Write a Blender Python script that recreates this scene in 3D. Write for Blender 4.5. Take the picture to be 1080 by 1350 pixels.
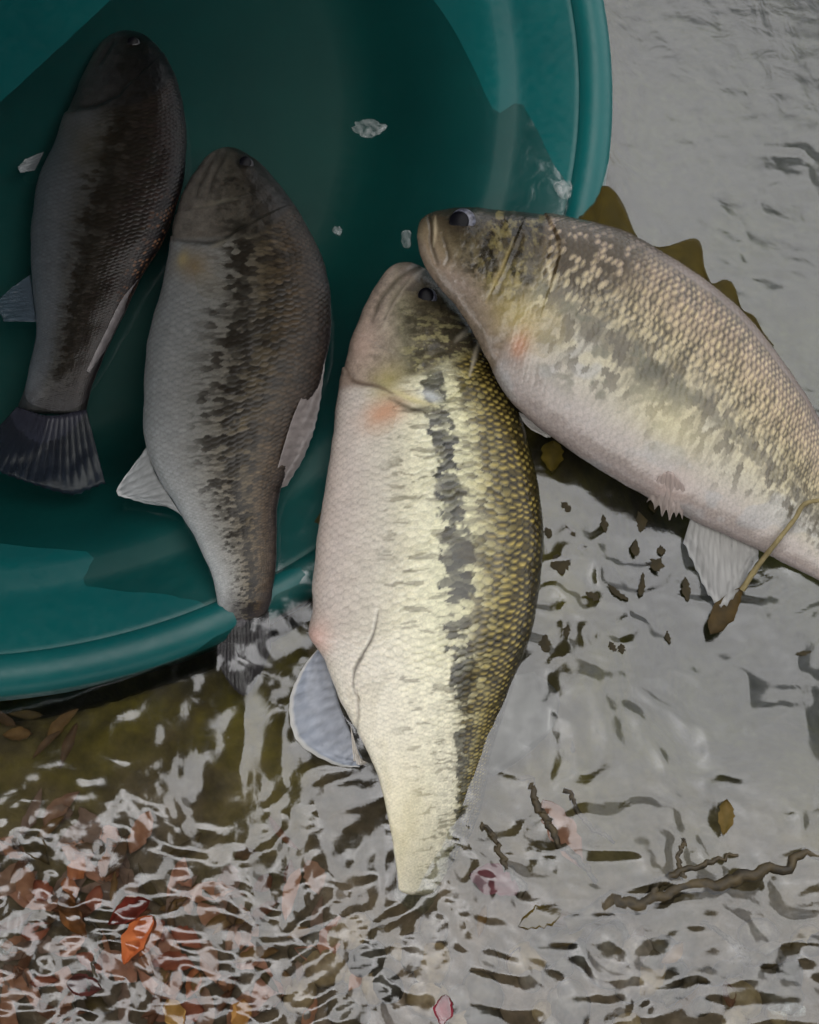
import bpy, math, random
import numpy as np

for o in list(bpy.data.objects):
    bpy.data.objects.remove(o)
SC = bpy.context.scene
COL = SC.collection
R = math.radians
random.seed(7)
RNG = np.random.RandomState(11)

# ------------------------------------------------------------------ camera, sky, sun, exposure
TILT, DIST, HH = R(22), 0.80, 0.375
cam_d = bpy.data.cameras.new('camera')
cam_d.sensor_fit = 'VERTICAL'
cam_d.angle = 2 * math.atan(HH)
cam_d.clip_start, cam_d.clip_end = 0.02, 500
cam_o = bpy.data.objects.new('camera', cam_d)
cam_o.location = (0, -DIST * math.sin(TILT), DIST * math.cos(TILT))
cam_o.rotation_euler = (TILT, 0, 0)
COL.objects.link(cam_o)
SC.camera = cam_o
cam_d.dof.use_dof = True
cam_d.dof.focus_distance = 0.77
cam_d.dof.aperture_fstop = 11

SUN_EL, SUN_AZ = R(70), R(245)          # azimuth clockwise from +Y (top of the picture)
world = bpy.data.worlds.new('World')
SC.world = world
world.use_nodes = True
wn, wl = world.node_tree.nodes, world.node_tree.links
bg = wn['Background']
sky = wn.new('ShaderNodeTexSky')
sky.sky_type = 'NISHITA'
sky.sun_disc = False
sky.sun_elevation = SUN_EL
sky.sun_rotation = SUN_AZ
sky.air_density, sky.dust_density, sky.ozone_density = 1.0, 0.6, 1.0
hs = wn.new('ShaderNodeHueSaturation')
hs.inputs['Saturation'].default_value = 0.12      # overcast: almost colourless sky
wl.new(sky.outputs[0], hs.inputs['Color'])
wtc = wn.new('ShaderNodeTexCoord'); cl = wn.new('ShaderNodeTexNoise')     # broken overcast over the whole sky
cl.inputs['Scale'].default_value = 6.0; cl.inputs['Detail'].default_value = 6; cl.inputs['Roughness'].default_value = 0.6
wl.new(wtc.outputs['Generated'], cl.inputs['Vector'])
cr = wn.new('ShaderNodeValToRGB')
cr.color_ramp.elements[0].position = 0.3; cr.color_ramp.elements[0].color = (0.28, 0.28, 0.30, 1)
cr.color_ramp.elements[1].position = 0.72; cr.color_ramp.elements[1].color = (1.35, 1.32, 1.27, 1)
wl.new(cl.outputs['Fac'], cr.inputs['Fac'])
cm = wn.new('ShaderNodeMixRGB'); cm.blend_type = 'MULTIPLY'; cm.inputs['Fac'].default_value = 1.0
wl.new(hs.outputs[0], cm.inputs['Color1']); wl.new(cr.outputs[0], cm.inputs['Color2'])
wl.new(cm.outputs[0], bg.inputs['Color'])
bg.inputs['Strength'].default_value = 0.10

sun_d = bpy.data.lights.new('sun', 'SUN')
sun_d.energy = 1.5
sun_d.angle = R(120)
sun_d.color = (1.0, 0.965, 0.92)
sun_o = bpy.data.objects.new('sun', sun_d)
sun_o.rotation_euler = (math.pi / 2 - SUN_EL, 0, math.pi - SUN_AZ)
COL.objects.link(sun_o)

SC.view_settings.view_transform = 'Standard'
SC.view_settings.look = 'None'
SC.view_settings.gamma = 1
SC.view_settings.exposure = 1.5
SC.render.engine = 'CYCLES'
SC.cycles.use_denoising = True
SC.cycles.max_bounces = 10
SC.cycles.transmission_bounces = 8
SC.cycles.transparent_max_bounces = 12
SC.cycles.sample_clamp_indirect = 6.0

# ------------------------------------------------------------------ helpers
CAM = np.array(cam_o.location)
FW = np.array([0, math.sin(TILT), -math.cos(TILT)])
UP = np.array([0, math.cos(TILT), math.sin(TILT)])
RT = np.array([1.0, 0, 0])


def at(p, z):
    """points of the photograph (1080 x 1350) on the horizontal plane of height z, in metres"""
    p = np.asarray(p, float)
    d = FW + RT * ((p[..., 0:1] - 540) / 540 * HH * 0.8) + UP * ((675 - p[..., 1:2]) / 675 * HH)
    z = np.asarray(z, float)[..., None]
    return CAM + d * ((z - CAM[2]) / d[..., 2:3])


def to_px(P):
    v = np.asarray(P) - CAM
    f = v @ FW
    return np.stack([540 + (v @ RT) / f / (HH * 0.8) * 540, 675 - (v @ UP) / f / HH * 675], -1)


def lin(*c):
    c = np.asarray(c, float) / 255.0
    return np.where(c <= 0.04045, c / 12.92, ((c + 0.055) / 1.055) ** 2.4)


TAB = RNG.rand(256, 256)


def vnoise(x, y):
    x = np.asarray(x, float); y = np.asarray(y, float)
    xi = np.floor(x).astype(int); yi = np.floor(y).astype(int)
    fx = x - xi; fy = y - yi
    fx = fx * fx * fx * (fx * (fx * 6 - 15) + 10); fy = fy * fy * fy * (fy * (fy * 6 - 15) + 10)
    a = TAB[xi & 255, yi & 255]; b = TAB[(xi + 1) & 255, yi & 255]
    c = TAB[xi & 255, (yi + 1) & 255]; d = TAB[(xi + 1) & 255, (yi + 1) & 255]
    return (a * (1 - fx) + b * fx) * (1 - fy) + (c * (1 - fx) + d * fx) * fy


def fbm(x, y, o=4, g=0.5):
    s = 0; a = 1; t = 0
    for i in range(o):
        s = s + a * vnoise(x + 17.3 * i, y - 9.1 * i); t += a; a *= g; x = x * 2.03; y = y * 2.03
    return s / t


def sm(a, b, x):
    t = np.clip((x - a) / (b - a), 0, 1)
    return t * t * (3 - 2 * t)


def spline(P, t):
    """Catmull-Rom through the rows of P at parameters t in 0..len-1"""
    P = np.asarray(P, float)
    if P.ndim == 1:
        P = P[:, None]
    n = len(P)
    Q = np.vstack([2 * P[0] - P[1], P, 2 * P[-1] - P[-2]])
    t = np.clip(np.asarray(t, float), 0, n - 1 - 1e-9)
    i = np.floor(t).astype(int); f = (t - i)[..., None]
    p0, p1, p2, p3 = Q[i], Q[i + 1], Q[i + 2], Q[i + 3]
    return 0.5 * (2 * p1 + (p2 - p0) * f + (2 * p0 - 5 * p1 + 4 * p2 - p3) * f ** 2 + (3 * p1 - p0 - 3 * p2 + p3) * f ** 3)


def mesh_obj(name, V, Fa, mat, parent=None, cols=None, smooth=True):
    me = bpy.data.meshes.new(name)
    V = np.asarray(V, np.float32)
    if isinstance(Fa, np.ndarray):
        nf, k = Fa.shape
        me.vertices.add(len(V)); me.vertices.foreach_set('co', V.ravel())
        me.loops.add(nf * k); me.loops.foreach_set('vertex_index', Fa.ravel().astype(np.int32))
        me.polygons.add(nf)
        me.polygons.foreach_set('loop_start', np.arange(nf, dtype=np.int32) * k)
        me.update(calc_edges=True)
    else:
        me.from_pydata([tuple(v) for v in V], [], Fa)
        me.update()
    me.polygons.foreach_set('use_smooth', [smooth] * len(me.polygons))
    if cols is not None:
        a = me.color_attributes.new('pigment', 'FLOAT_COLOR', 'POINT')
        c = np.ones((len(V), 4), np.float32); c[:, :3] = cols
        a.data.foreach_set('color', c.ravel())
    me.materials.append(mat)
    ob = bpy.data.objects.new(name, me)
    COL.objects.link(ob)
    if parent is not None:
        ob.parent = parent
        ob.matrix_parent_inverse = parent.matrix_world.inverted()
    return ob


def grid_faces(n, m, wrap=False):
    """quads of an n x m grid of vertices (row-major); wrap closes the second axis"""
    i = np.arange(n - 1)[:, None]
    j = np.arange(m if wrap else m - 1)[None, :]
    j2 = (j + 1) % m
    a = i * m + j; b = i * m + j2; c = (i + 1) * m + j2; d = (i + 1) * m + j
    return np.stack([a, b, c, d], -1).reshape(-1, 4)


def empty(name, loc, label, cat, group=None):
    o = bpy.data.objects.new(name, None)
    o.location = loc
    o.empty_display_size = 0.02
    COL.objects.link(o)
    bpy.context.view_layer.update()
    return tag(o, label, cat, group)


def tag(o, label=None, cat=None, group=None, kind=None):
    if label: o['label'] = label
    if cat: o['category'] = cat
    if group: o['group'] = group
    if kind: o['kind'] = kind
    return o


# ------------------------------------------------------------------ materials
def new_mat(name):
    m = bpy.data.materials.new(name)
    m.use_nodes = True
    nt = m.node_tree
    return m, nt.nodes, nt.links, nt.nodes['Principled BSDF']


def noise_node(n, l, scale, detail=4, rough=0.55, coord='Object', dist=0.0):
    tc = n.new('ShaderNodeTexCoord')
    t = n.new('ShaderNodeTexNoise')
    t.inputs['Scale'].default_value = scale
    t.inputs['Detail'].default_value = detail
    t.inputs['Roughness'].default_value = rough
    t.inputs['Distortion'].default_value = dist
    l.new(tc.outputs[coord], t.inputs['Vector'])
    return t


def ramp(n, l, fac, stops):
    r = n.new('ShaderNodeValToRGB')
    while len(r.color_ramp.elements) < len(stops):
        r.color_ramp.elements.new(0.5)
    for e, (p, c) in zip(r.color_ramp.elements, stops):
        e.position = p
        e.color = (*c, 1)
    l.new(fac, r.inputs['Fac'])
    return r


def bump(n, l, h, strength, dist, bsdf, base=None):
    b = n.new('ShaderNodeBump')
    b.inputs['Strength'].default_value = strength
    b.inputs['Distance'].default_value = dist
    l.new(h, b.inputs['Height'])
    if base:
        l.new(base.outputs[0], b.inputs['Normal'])
    l.new(b.outputs[0], bsdf.inputs['Normal'])
    return b


def noisy_mat(name, c1, c2, scale, rough=0.6, bs=0.3, bd=0.002, spec=0.5, lo=0.35, hi=0.65, detail=5):
    m, n, l, b = new_mat(name)
    t = noise_node(n, l, scale, detail)
    r = ramp(n, l, t.outputs['Fac'], [(lo, c1), (hi, c2)])
    l.new(r.outputs[0], b.inputs['Base Color'])
    b.inputs['Roughness'].default_value = rough
    b.inputs['Specular IOR Level'].default_value = spec
    bump(n, l, t.outputs['Fac'], bs, bd, b)
    return m


def fish_material(name, rough=0.27, spec=0.62):
    m, n, l, b = new_mat(name)
    a = n.new('ShaderNodeVertexColor'); a.layer_name = 'pigment'
    t = noise_node(n, l, 900, 3)
    mx = n.new('ShaderNodeMixRGB'); mx.blend_type = 'MULTIPLY'
    mx.inputs['Fac'].default_value = 0.35
    r = ramp(n, l, t.outputs['Fac'], [(0.3, (0.6, 0.6, 0.6)), (0.7, (1.25, 1.25, 1.25))])
    l.new(a.outputs['Color'], mx.inputs['Color1']); l.new(r.outputs[0], mx.inputs['Color2'])
    l.new(mx.outputs[0], b.inputs['Base Color'])
    b.inputs['Roughness'].default_value = rough
    b.inputs['Specular IOR Level'].default_value = spec
    b.inputs['Subsurface Weight'].default_value = 0.08
    b.inputs['Subsurface Radius'].default_value = (0.004, 0.002, 0.001)
    b.inputs['Subsurface Scale'].default_value = 1.0
    bump(n, l, t.outputs['Fac'], 0.25, 0.0004, b)
    return m


def fin_material(name, trans=0.45):
    m, n, l, b = new_mat(name)
    a = n.new('ShaderNodeVertexColor'); a.layer_name = 'pigment'
    l.new(a.outputs['Color'], b.inputs['Base Color'])
    b.inputs['Roughness'].default_value = 0.3
    tr = n.new('ShaderNodeBsdfTransparent'); tr.inputs['Color'].default_value = (0.9, 0.92, 0.95, 1)
    mx = n.new('ShaderNodeMixShader'); mx.inputs['Fac'].default_value = trans
    out = n['Material Output']
    l.new(b.outputs[0], mx.inputs[1]); l.new(tr.outputs[0], mx.inputs[2])
    l.new(mx.outputs[0], out.inputs['Surface'])
    return m


M_FISH = fish_material('wet fish skin')
M_FISH_DARK = fish_material('wet dark fish skin', 0.34, 0.32)
M_FIN = fin_material('thin fin membrane', 0.25)
M_FIN_CLEAR = fin_material('clear fin membrane', 0.45)
M_FIN_SHEER = fin_material('sheer fin membrane', 0.95)
for nd in M_FIN_SHEER.node_tree.nodes:
    if nd.type == 'BSDF_TRANSPARENT': nd.inputs['Color'].default_value = (1, 1, 1, 1)
M_OLIVE_GAP = fin_material('olive water gap membrane', 0.3)  # for the olive gaps in the reflection behind the golden fish
M_OLIVE_GAP.node_tree.nodes['Principled BSDF'].inputs['Specular IOR Level'].default_value = 0.12
M_OLIVE_GAP.node_tree.nodes['Principled BSDF'].inputs['Roughness'].default_value = 0.5

m, n, l, b = new_mat('teal plastic')
t = noise_node(n, l, 9, 5); t2 = noise_node(n, l, 160, 4, 0.7)
r = ramp(n, l, t.outputs['Fac'], [(0.3, (0.002, 0.078, 0.081)), (0.75, (0.004, 0.110, 0.108))])
l.new(r.outputs[0], b.inputs['Base Color'])
r2 = ramp(n, l, t2.outputs['Fac'], [(0.3, (0.3, 0.3, 0.3)), (0.7, (0.5, 0.5, 0.5))])
l.new(r2.outputs[0], b.inputs['Roughness'])
b.inputs['Specular IOR Level'].default_value = 0.45
bump(n, l, t2.outputs['Fac'], 0.08, 0.001, b)
M_TUB = m

m, n, l, b = new_mat('lake water')
tc = n.new('ShaderNodeTexCoord')
t1 = noise_node(n, l, 55, 3, 0.5, dist=0.6)
fr = n.new('ShaderNodeFresnel'); fr.inputs['IOR'].default_value = 1.33
mu = n.new('ShaderNodeMath'); mu.operation = 'MULTIPLY_ADD'; mu.use_clamp = True
mu.inputs[1].default_value = 1.4; mu.inputs[2].default_value = 0.066
rf = n.new('ShaderNodeBsdfRefraction'); rf.inputs['IOR'].default_value = 1.33
rf.inputs['Roughness'].default_value = 0.0
rf.inputs['Color'].default_value = (0.93, 0.95, 0.90, 1)
gl = n.new('ShaderNodeBsdfGlossy'); gl.inputs['Roughness'].default_value = 0.15; gl.inputs['Color'].default_value = (0.95, 0.97, 1.0, 1)
bp = n.new('ShaderNodeBump'); bp.inputs['Strength'].default_value = 0.25; bp.inputs['Distance'].default_value = 0.002
l.new(t1.outputs['Fac'], bp.inputs['Height'])
for s in (fr, rf, gl):
    l.new(bp.outputs[0], s.inputs['Normal'])
mx = n.new('ShaderNodeMixShader')
l.new(fr.outputs[0], mu.inputs[0]); l.new(mu.outputs[0], mx.inputs['Fac'])
tp = n.new('ShaderNodeBsdfTransparent'); tp.inputs['Color'].default_value = (0.97, 0.98, 0.96, 1)
mt = n.new('ShaderNodeMixShader'); mt.inputs['Fac'].default_value = 0.88
l.new(rf.outputs[0], mt.inputs[1]); l.new(tp.outputs[0], mt.inputs[2])
l.new(mt.outputs[0], mx.inputs[1]); l.new(gl.outputs[0], mx.inputs[2])
l.new(mx.outputs[0], n['Material Output'].inputs['Surface'])
va = n.new('ShaderNodeVolumeAbsorption')
va.inputs['Color'].default_value = (0.48, 0.62, 0.54, 1); va.inputs['Density'].default_value = 8.0
l.new(va.outputs[0], n['Material Output'].inputs['Volume'])
M_WATER = m

m, n, l, b = new_mat('lake bed mud')
t = noise_node(n, l, 14, 7, 0.62); t2 = noise_node(n, l, 90, 5, 0.6)
r = ramp(n, l, t.outputs['Fac'], [(0.28, (0.020, 0.015, 0.004)), (0.46, (0.058, 0.042, 0.006)), (0.58, (0.105, 0.082, 0.006)), (0.8, (0.12, 0.085, 0.045))])
mm = n.new('ShaderNodeMixRGB'); mm.blend_type = 'MULTIPLY'; mm.inputs['Fac'].default_value = 0.7
r2 = ramp(n, l, t2.outputs['Fac'], [(0.3, (0.45, 0.45, 0.45)), (0.7, (1.5, 1.5, 1.5))])
sx = n.new('ShaderNodeSeparateXYZ'); tcc = n.new('ShaderNodeTexCoord'); l.new(tcc.outputs['Object'], sx.inputs[0])
ma = n.new('ShaderNodeMath'); ma.operation = 'MULTIPLY_ADD'; ma.inputs[1].default_value = 0.10; l.new(t.outputs['Fac'], ma.inputs[0]); l.new(sx.outputs['Y'], ma.inputs[2])
mr = n.new('ShaderNodeMapRange'); mr.inputs['From Min'].default_value = -0.06; mr.inputs['From Max'].default_value = -0.20; l.new(ma.outputs[0], mr.inputs['Value'])
t3 = noise_node(n, l, 38, 5, 0.65)
sand = ramp(n, l, t3.outputs['Fac'], [(0.3, (0.055, 0.040, 0.022)), (0.5, (0.13, 0.092, 0.060)), (0.7, (0.24, 0.18, 0.135))])
ms = n.new('ShaderNodeMixRGB'); l.new(mr.outputs[0], ms.inputs['Fac']); l.new(r.outputs[0], ms.inputs['Color1']); l.new(sand.outputs[0], ms.inputs['Color2'])
l.new(ms.outputs[0], mm.inputs['Color1']); l.new(r2.outputs[0], mm.inputs['Color2'])
l.new(mm.outputs[0], b.inputs['Base Color'])
b.inputs['Roughness'].default_value = 0.9
bump(n, l, t2.outputs['Fac'], 0.6, 0.004, b)
M_MUD = m

# ------------------------------------------------------------------ the tub's plane
P1 = at((280, 852), 0.0); P2 = at((808, 234), 0.0)
TUB_R, TUB_TAU = 0.415, R(16)
e1 = (P2 - P1); chord = np.linalg.norm(e1); e1 /= chord
nrm = np.array([-e1[1], e1[0], 0])
e2 = nrm * math.cos(TUB_TAU) + np.array([0, 0, 1]) * math.sin(TUB_TAU)
e3 = np.cross(e1, e2)
TUB_C = (P1 + P2) / 2 + e2 * math.sqrt(TUB_R ** 2 - chord ** 2 / 4)
TUB_DEPTH = 0.100


def graded(fine_lo, fine_hi, n, far):
    a = np.linspace(fine_lo, fine_hi, n)
    step = a[1] - a[0]
    out = []
    x, s = 0, step
    while x < far:
        s *= 1.35; x += s; out.append(x)
    out = np.array(out)
    return np.concatenate([fine_lo - out[::-1], a, fine_hi + out])


# ------------------------------------------------------------------ lake bed
gx = graded(-0.42, 0.42, 260, 80); gy = graded(-0.40, 0.60, 300, 80)
X, Y = np.meshgrid(gx, gy, indexing='ij')
PX = to_px(np.stack([X, Y, np.zeros_like(X)], -1).reshape(-1, 3)).reshape(*X.shape, 2)
rel = np.stack([X - TUB_C[0], Y - TUB_C[1], np.zeros_like(X)], -1)
ru = rel @ e1; rv = (rel @ nrm) / math.cos(TUB_TAU)
rr = np.hypot(ru, rv)
near = np.clip(1.2 - np.hypot(X, Y), 0, 1)
bed = -0.034 - 0.10 * sm(0.05, 0.9, (X * 0.7 + Y * 0.7)) - 0.09 * sm(0.08, 0.20, X) * sm(-0.20, -0.08, Y) + 0.016 * sm(0.0, -0.3, X + Y) + (fbm(X * 16, Y * 16, 4) - 0.5) * 0.022
bed = bed + sm(900, 1080, PX[..., 1]) * sm(520, 250, PX[..., 0]) * 0.012 * near + sm(1080, 1250, PX[..., 1]) * 0.006 * near
bed -= 0.6 * sm(1.0, 30, np.hypot(X, Y))
# soft mud pushed up over the sunken lip
side = (np.stack([X - P1[0], Y - P1[1]], -1) @ -nrm[:2])
along = (np.stack([X - P1[0], Y - P1[1]], -1) @ e1[:2]) / chord
berm = sm(0.05, 0.25, along) * sm(0.98, 0.8, along) * sm(-0.035, -0.005, side) * sm(0.12, 0.06, side)
bed = np.minimum(bed, -0.016)
bed = np.maximum(bed, -0.05 * (1 - berm) - 0.009 + (fbm(X * 30, Y * 30, 3) - 0.5) * 0.006 - 0.2 * (1 - berm))
inside = sm(TUB_R + 0.006, TUB_R - 0.012, rr) * (1 - berm)
bed = bed * (1 - inside) + inside * np.minimum(bed, -0.17)
bed_ob = mesh_obj('ground', np.stack([X, Y, bed], -1).reshape(-1, 3), grid_faces(len(gx), len(gy)), M_MUD)
tag(bed_ob, 'olive brown mud bed under the shallow water', 'ground', kind='structure')


def bed_z(p):
    i = np.clip(np.searchsorted(gx, p[0]), 0, len(gx) - 1); j = np.clip(np.searchsorted(gy, p[1]), 0, len(gy) - 1)
    return bed[i, j]


# ------------------------------------------------------------------ water
wx = graded(-0.36, 0.36, 440, 80); wy = graded(-0.36, 0.50, 520, 80)
X, Y = np.meshgrid(wx, wy, indexing='ij')
PX = to_px(np.stack([X, Y, np.zeros_like(X)], -1).reshape(-1, 3)).reshape(*X.shape, 2)
px, py = PX[..., 0], PX[..., 1]
inner_tub = sm(0, 40, (852 - py) * 0.77 - (px - 280) * 0.64)              # calm inside the tub
chop = 0.30 + 0.55 * sm(520, 800, py) + 0.42 * sm(980, 1250, py) + 0.35 * np.exp(-(((px - 740) / 80) ** 2 + ((py - 930) / 120) ** 2))
chop += 0.35 * np.exp(-(((px - 960) / 170) ** 2 + ((py - 200) / 70) ** 2))
chop *= 1 - 0.85 * inner_tub
wx_, wy_ = X + 0.03 * (fbm(X * 14, Y * 14, 2) - 0.5), Y + 0.04 * (fbm(X * 11 + 5, Y * 11, 2) - 0.5)
broad = sm(420, 760, px) * sm(520, 700, py)
w = (fbm(wx_ * 20, wy_ * 32, 3) - 0.5) * 0.0046 + broad * (fbm(wx_ * 12 + 40, wy_ * 17 + 3, 2) - 0.5) * 0.010
ridge = 1 - np.abs(2 * fbm(wx_ * 40 + 3, wy_ * 52 + 8, 2) - 1)
w += (ridge - 0.75) * 0.0034
ridge2 = 1 - np.abs(2 * fbm(wx_ * 85 + 13, wy_ * 110 + 2, 2) - 1)
w += (ridge2 - 0.75) * 0.0016 * (1 - 0.55 * broad) * (0.25 + 0.75 * sm(900, 1150, py))
w += (fbm(wx_ * 190, wy_ * 230, 2) - 0.5) * 0.00045 * sm(800, 1100, py)
w = w * chop * np.clip(1.4 - np.hypot(X, Y) * 0.8, 0.15, 1)
w -= 0.0012
nwx, nwy = len(wx), len(wy)
Vw = np.stack([X, Y, w], -1).reshape(-1, 3)
idx = np.arange(nwx * nwy).reshape(nwx, nwy)
loop = np.concatenate([idx[:, 0], idx[-1, 1:], idx[-2::-1, -1], idx[0, -2:0:-1]])
low = Vw[loop].copy(); low[:, 2] = -3.0
lo_i = nwx * nwy + np.arange(len(loop))
nx_ = np.roll(np.arange(len(loop)), -1)
skirt = np.stack([loop, lo_i, lo_i[nx_], loop[nx_]], -1)
corners = [0, nwx - 1, nwx + nwy - 2, 2 * nwx + nwy - 3]
floor_q = np.array([[lo_i[corners[0]], lo_i[corners[3]], lo_i[corners[2]], lo_i[corners[1]]]])
# skirt faces point outwards, top faces up: one closed body of water
water = mesh_obj('water', np.concatenate([Vw, low]), np.concatenate([grid_faces(nwx, nwy)[:, ::-1], skirt, floor_q]), M_WATER)
tag(water, 'rippled shallow lake water reflecting a grey sky', 'water', kind='structure')

# ------------------------------------------------------------------ tub
tub_base = TUB_C - e3 * TUB_DEPTH
tub = empty('plastic_tub', tuple(tub_base), 'big round dark teal plastic tub tipped into the water holding two dark fish', 'tub')


def lathe(profile, name, nseg=360, parent=None, mat=None):
    prof = np.array(profile, float)
    a = np.linspace(0, 2 * np.pi, nseg, endpoint=False)
    wob = 1 + 0.004 * np.sin(2 * a + 0.6) + 0.002 * np.sin(5 * a)
    ring = (np.cos(a) * wob)[:, None] * e1 + (np.sin(a) * wob)[:, None] * e2
    V = TUB_C + prof[:, 0][:, None, None] * ring[None] + (prof[:, 1] - 0)[:, None, None] * e3
    return mesh_obj(name, V.reshape(-1, 3), grid_faces(len(prof), nseg, True), mat or M_TUB, parent)


D = -TUB_DEPTH
inner = [(0.0005, D), (0.10, D), (0.18, D), (0.245, D), (0.262, D + 0.002), (0.274, D + 0.008), (0.288, D + 0.022), (0.306, D + 0.043), (0.324, D + 0.062),
         (0.332, D + 0.069), (0.337, D + 0.0725), (0.342, D + 0.0742), (0.352, D + 0.0752), (0.357, D + 0.0765), (0.361, D + 0.079), (0.376, D + 0.0875), (0.387, D + 0.0925), (0.391, D + 0.094)]
outer = [(0.390, D + 0.0895), (0.376, D + 0.0840), (0.361, D + 0.0755), (0.355, D + 0.0725), (0.340, D + 0.0705), (0.322, D + 0.057), (0.286, D + 0.016), (0.266, D - 0.001), (0.245, D - 0.003), (0.0005, D - 0.003)]
lathe(inner + [(0.3935, D + 0.0925)] + outer, 'tub_body', parent=tub)
rim = [(0.3905, D + 0.0945), (0.392, D + 0.0985), (0.3955, D + 0.1015), (0.401, D + 0.1025), (0.408, D + 0.1005), (0.413, D + 0.096), (0.4152, D + 0.086),
       (0.4125, D + 0.086), (0.411, D + 0.0945), (0.4065, D + 0.098), (0.401, D + 0.0995), (0.3965, D + 0.0985), (0.394, D + 0.0955)]
lathe(rim, 'rim', parent=tub)

# ------------------------------------------------------------------ fish builder
def seg_dist(px, py, poly):
    """distance to a polyline and signed side"""
    best = np.full(px.shape, 1e9); sgn = np.zeros(px.shape)
    for (x0, y0), (x1, y1) in zip(poly[:-1], poly[1:]):
        dx, dy = x1 - x0, y1 - y0
        L2 = dx * dx + dy * dy
        t = np.clip(((px - x0) * dx + (py - y0) * dy) / L2, 0, 1)
        d = np.hypot(px - x0 - t * dx, py - y0 - t * dy)
        s = np.sign((px - x0) * dy - (py - y0) * dx)
        k = d < best
        best = np.where(k, d, best); sgn = np.where(k, s, sgn)
    return best, sgn


def smooth_poly(p, n=40):
    return [tuple(q) for q in spline(np.array(p, float), np.linspace(0, len(p) - 1, n))]


def make_body(parent, tip, ven, dor, zmid, kth, nrows, pigment, head_u, creases=(), plates=(), bumps=(), na=620, nv=300, nh=34, spacing=1.0, relief=0.0009, zroll=None, skin=None):
    k = len(ven)
    outline = np.array(list(ven)[::-1] + [tip] + list(dor), float)
    uu = np.linspace(0, 1, na) ** 1.15 * k
    Vp = spline(outline, k - uu); Dp = spline(outline, k + uu)
    zm = spline(np.array(zmid, float), uu / k * (len(zmid) - 1))[:, 0]
    zr = spline(np.array(zroll, float), uu / k * (len(zroll) - 1))[:, 0] if zroll else np.zeros(na)   # + lifts the belly edge
    kt = spline(np.array(kth, float), uu / k * (len(kth) - 1))[:, 0]
    V3 = at(Vp, zm + zr); D3 = at(Dp, zm - zr)
    cen = (V3 + D3) / 2
    up = CAM - cen.mean(0); up /= np.linalg.norm(up)
    th = np.concatenate([np.linspace(0, np.pi, nv), np.linspace(np.pi, 2 * np.pi, nh + 2)[1:-1]])
    c = np.cos(th); s = np.sin(th)
    Wd = np.linalg.norm(D3 - V3, axis=1)
    cap = np.sqrt(np.clip(1 - np.clip((uu / k - 0.985) / 0.015, 0, 1) ** 2, 0.0004, 1))      # rounded end under the tail fin
    half = (D3 - V3) / 2 * cap[:, None]
    T = Wd / 2 * kt * cap
    prof = np.sign(s) * np.abs(s) ** 0.92
    P = cen[:, None] + half[:, None] * c[None, :, None] + up * (T[:, None] * prof[None])[..., None]
    ex = (D3 - V3) / np.maximum(Wd, 1e-6)[:, None]
    N = ex[:, None] * (c[None] * kt[:, None])[..., None] + up * np.broadcast_to(s[None], (na, len(th)))[..., None]
    N /= np.maximum(np.linalg.norm(N, axis=-1, keepdims=True), 1e-6)
    mid = (Vp + Dp) / 2
    ds = np.concatenate([[0], np.linalg.norm(np.diff(mid, axis=0), axis=1)]); S = np.cumsum(ds)
    Wpx = np.linalg.norm(Dp - Vp, axis=1)
    # scale lattice
    row_px = np.maximum(Wpx, 60) * 1.25 / nrows
    sp = row_px * 0.80 * spacing
    Pc = np.cumsum(ds / sp)
    a = np.broadcast_to(Pc[:, None], (na, len(th))); q = np.broadcast_to((th / np.pi * nrows)[None], a.shape)
    ppx = mid[:, None, 0] + c[None] * ((Dp - Vp)[:, None, 0] / 2); ppy = mid[:, None, 1] + c[None] * ((Dp - Vp)[:, None, 1] / 2)
    a2 = a + 1.1 * (fbm(ppx / 30, ppy / 30, 3) - 0.5) + 0.03 * np.abs(q - nrows / 2)
    q2 = q + 1.2 * (fbm(ppx / 34 + 50, ppy / 34, 3) - 0.5)
    ra, rb = 0.86, 0.80
    best_a = np.full(a.shape, 1e9); hgt = np.zeros(a.shape); edge = np.ones(a.shape); rnd = np.zeros(a.shape); best_q = np.zeros(a.shape)
    qi0 = np.round(q2)
    for dq in (-1, 0, 1):
        qi = qi0 + dq
        off = 0.5 * (np.mod(qi, 2))
        ai0 = np.round(a2 - off) + off
        for da in (-1, 0, 1):
            ca = ai0 + da
            r1 = TAB[(np.floor(ca * 2).astype(int) * 7 + 13) & 255, (qi.astype(int) * 5 + 31) & 255]
            r2_ = TAB[(np.floor(ca * 2).astype(int) * 11 + 5) & 255, (qi.astype(int) * 3 + 77) & 255]
            dd = np.sqrt(((a2 - ca) / ra) ** 2 + ((q2 - qi) / rb) ** 2) * (0.88 + 0.22 * r2_)
            cov = (dd < 1) & (ca < best_a)
            best_a = np.where(cov, ca, best_a)
            hgt = np.where(cov, np.clip(0.5 + 0.55 * (a2 - ca) / ra, 0, 1) * (1 - 0.55 * dd ** 5), hgt)
            edge = np.where(cov, dd, edge)
            rnd = np.where(cov, r1, rnd)
            best_q = np.where(cov, qi, best_q)
    v = np.broadcast_to(((1 + c) / 2)[None], a.shape)
    u = np.broadcast_to((uu / k)[:, None], a.shape)
    hu = head_u + 0 * v if np.isscalar(head_u) else np.interp(v, *head_u)
    scaly = sm(-0.006, 0.012, u - hu)
    amp = relief * np.clip(Wpx / Wpx.max(), 0.4, 1)[:, None]
    disp = (hgt - 0.4) * amp * scaly * (0.45 + 0.55 * sm(0.1, 0.6, v)) * (0.6 + 0.8 * fbm(ppx / 50 + 8, ppy / 50, 2))
    ca_c = np.where(best_a > 1e8, a2, best_a)
    disp += (fbm(ppx / 12, ppy / 12, 4) - 0.5) * 0.0009 * (1 - 0.7 * scaly)
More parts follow.
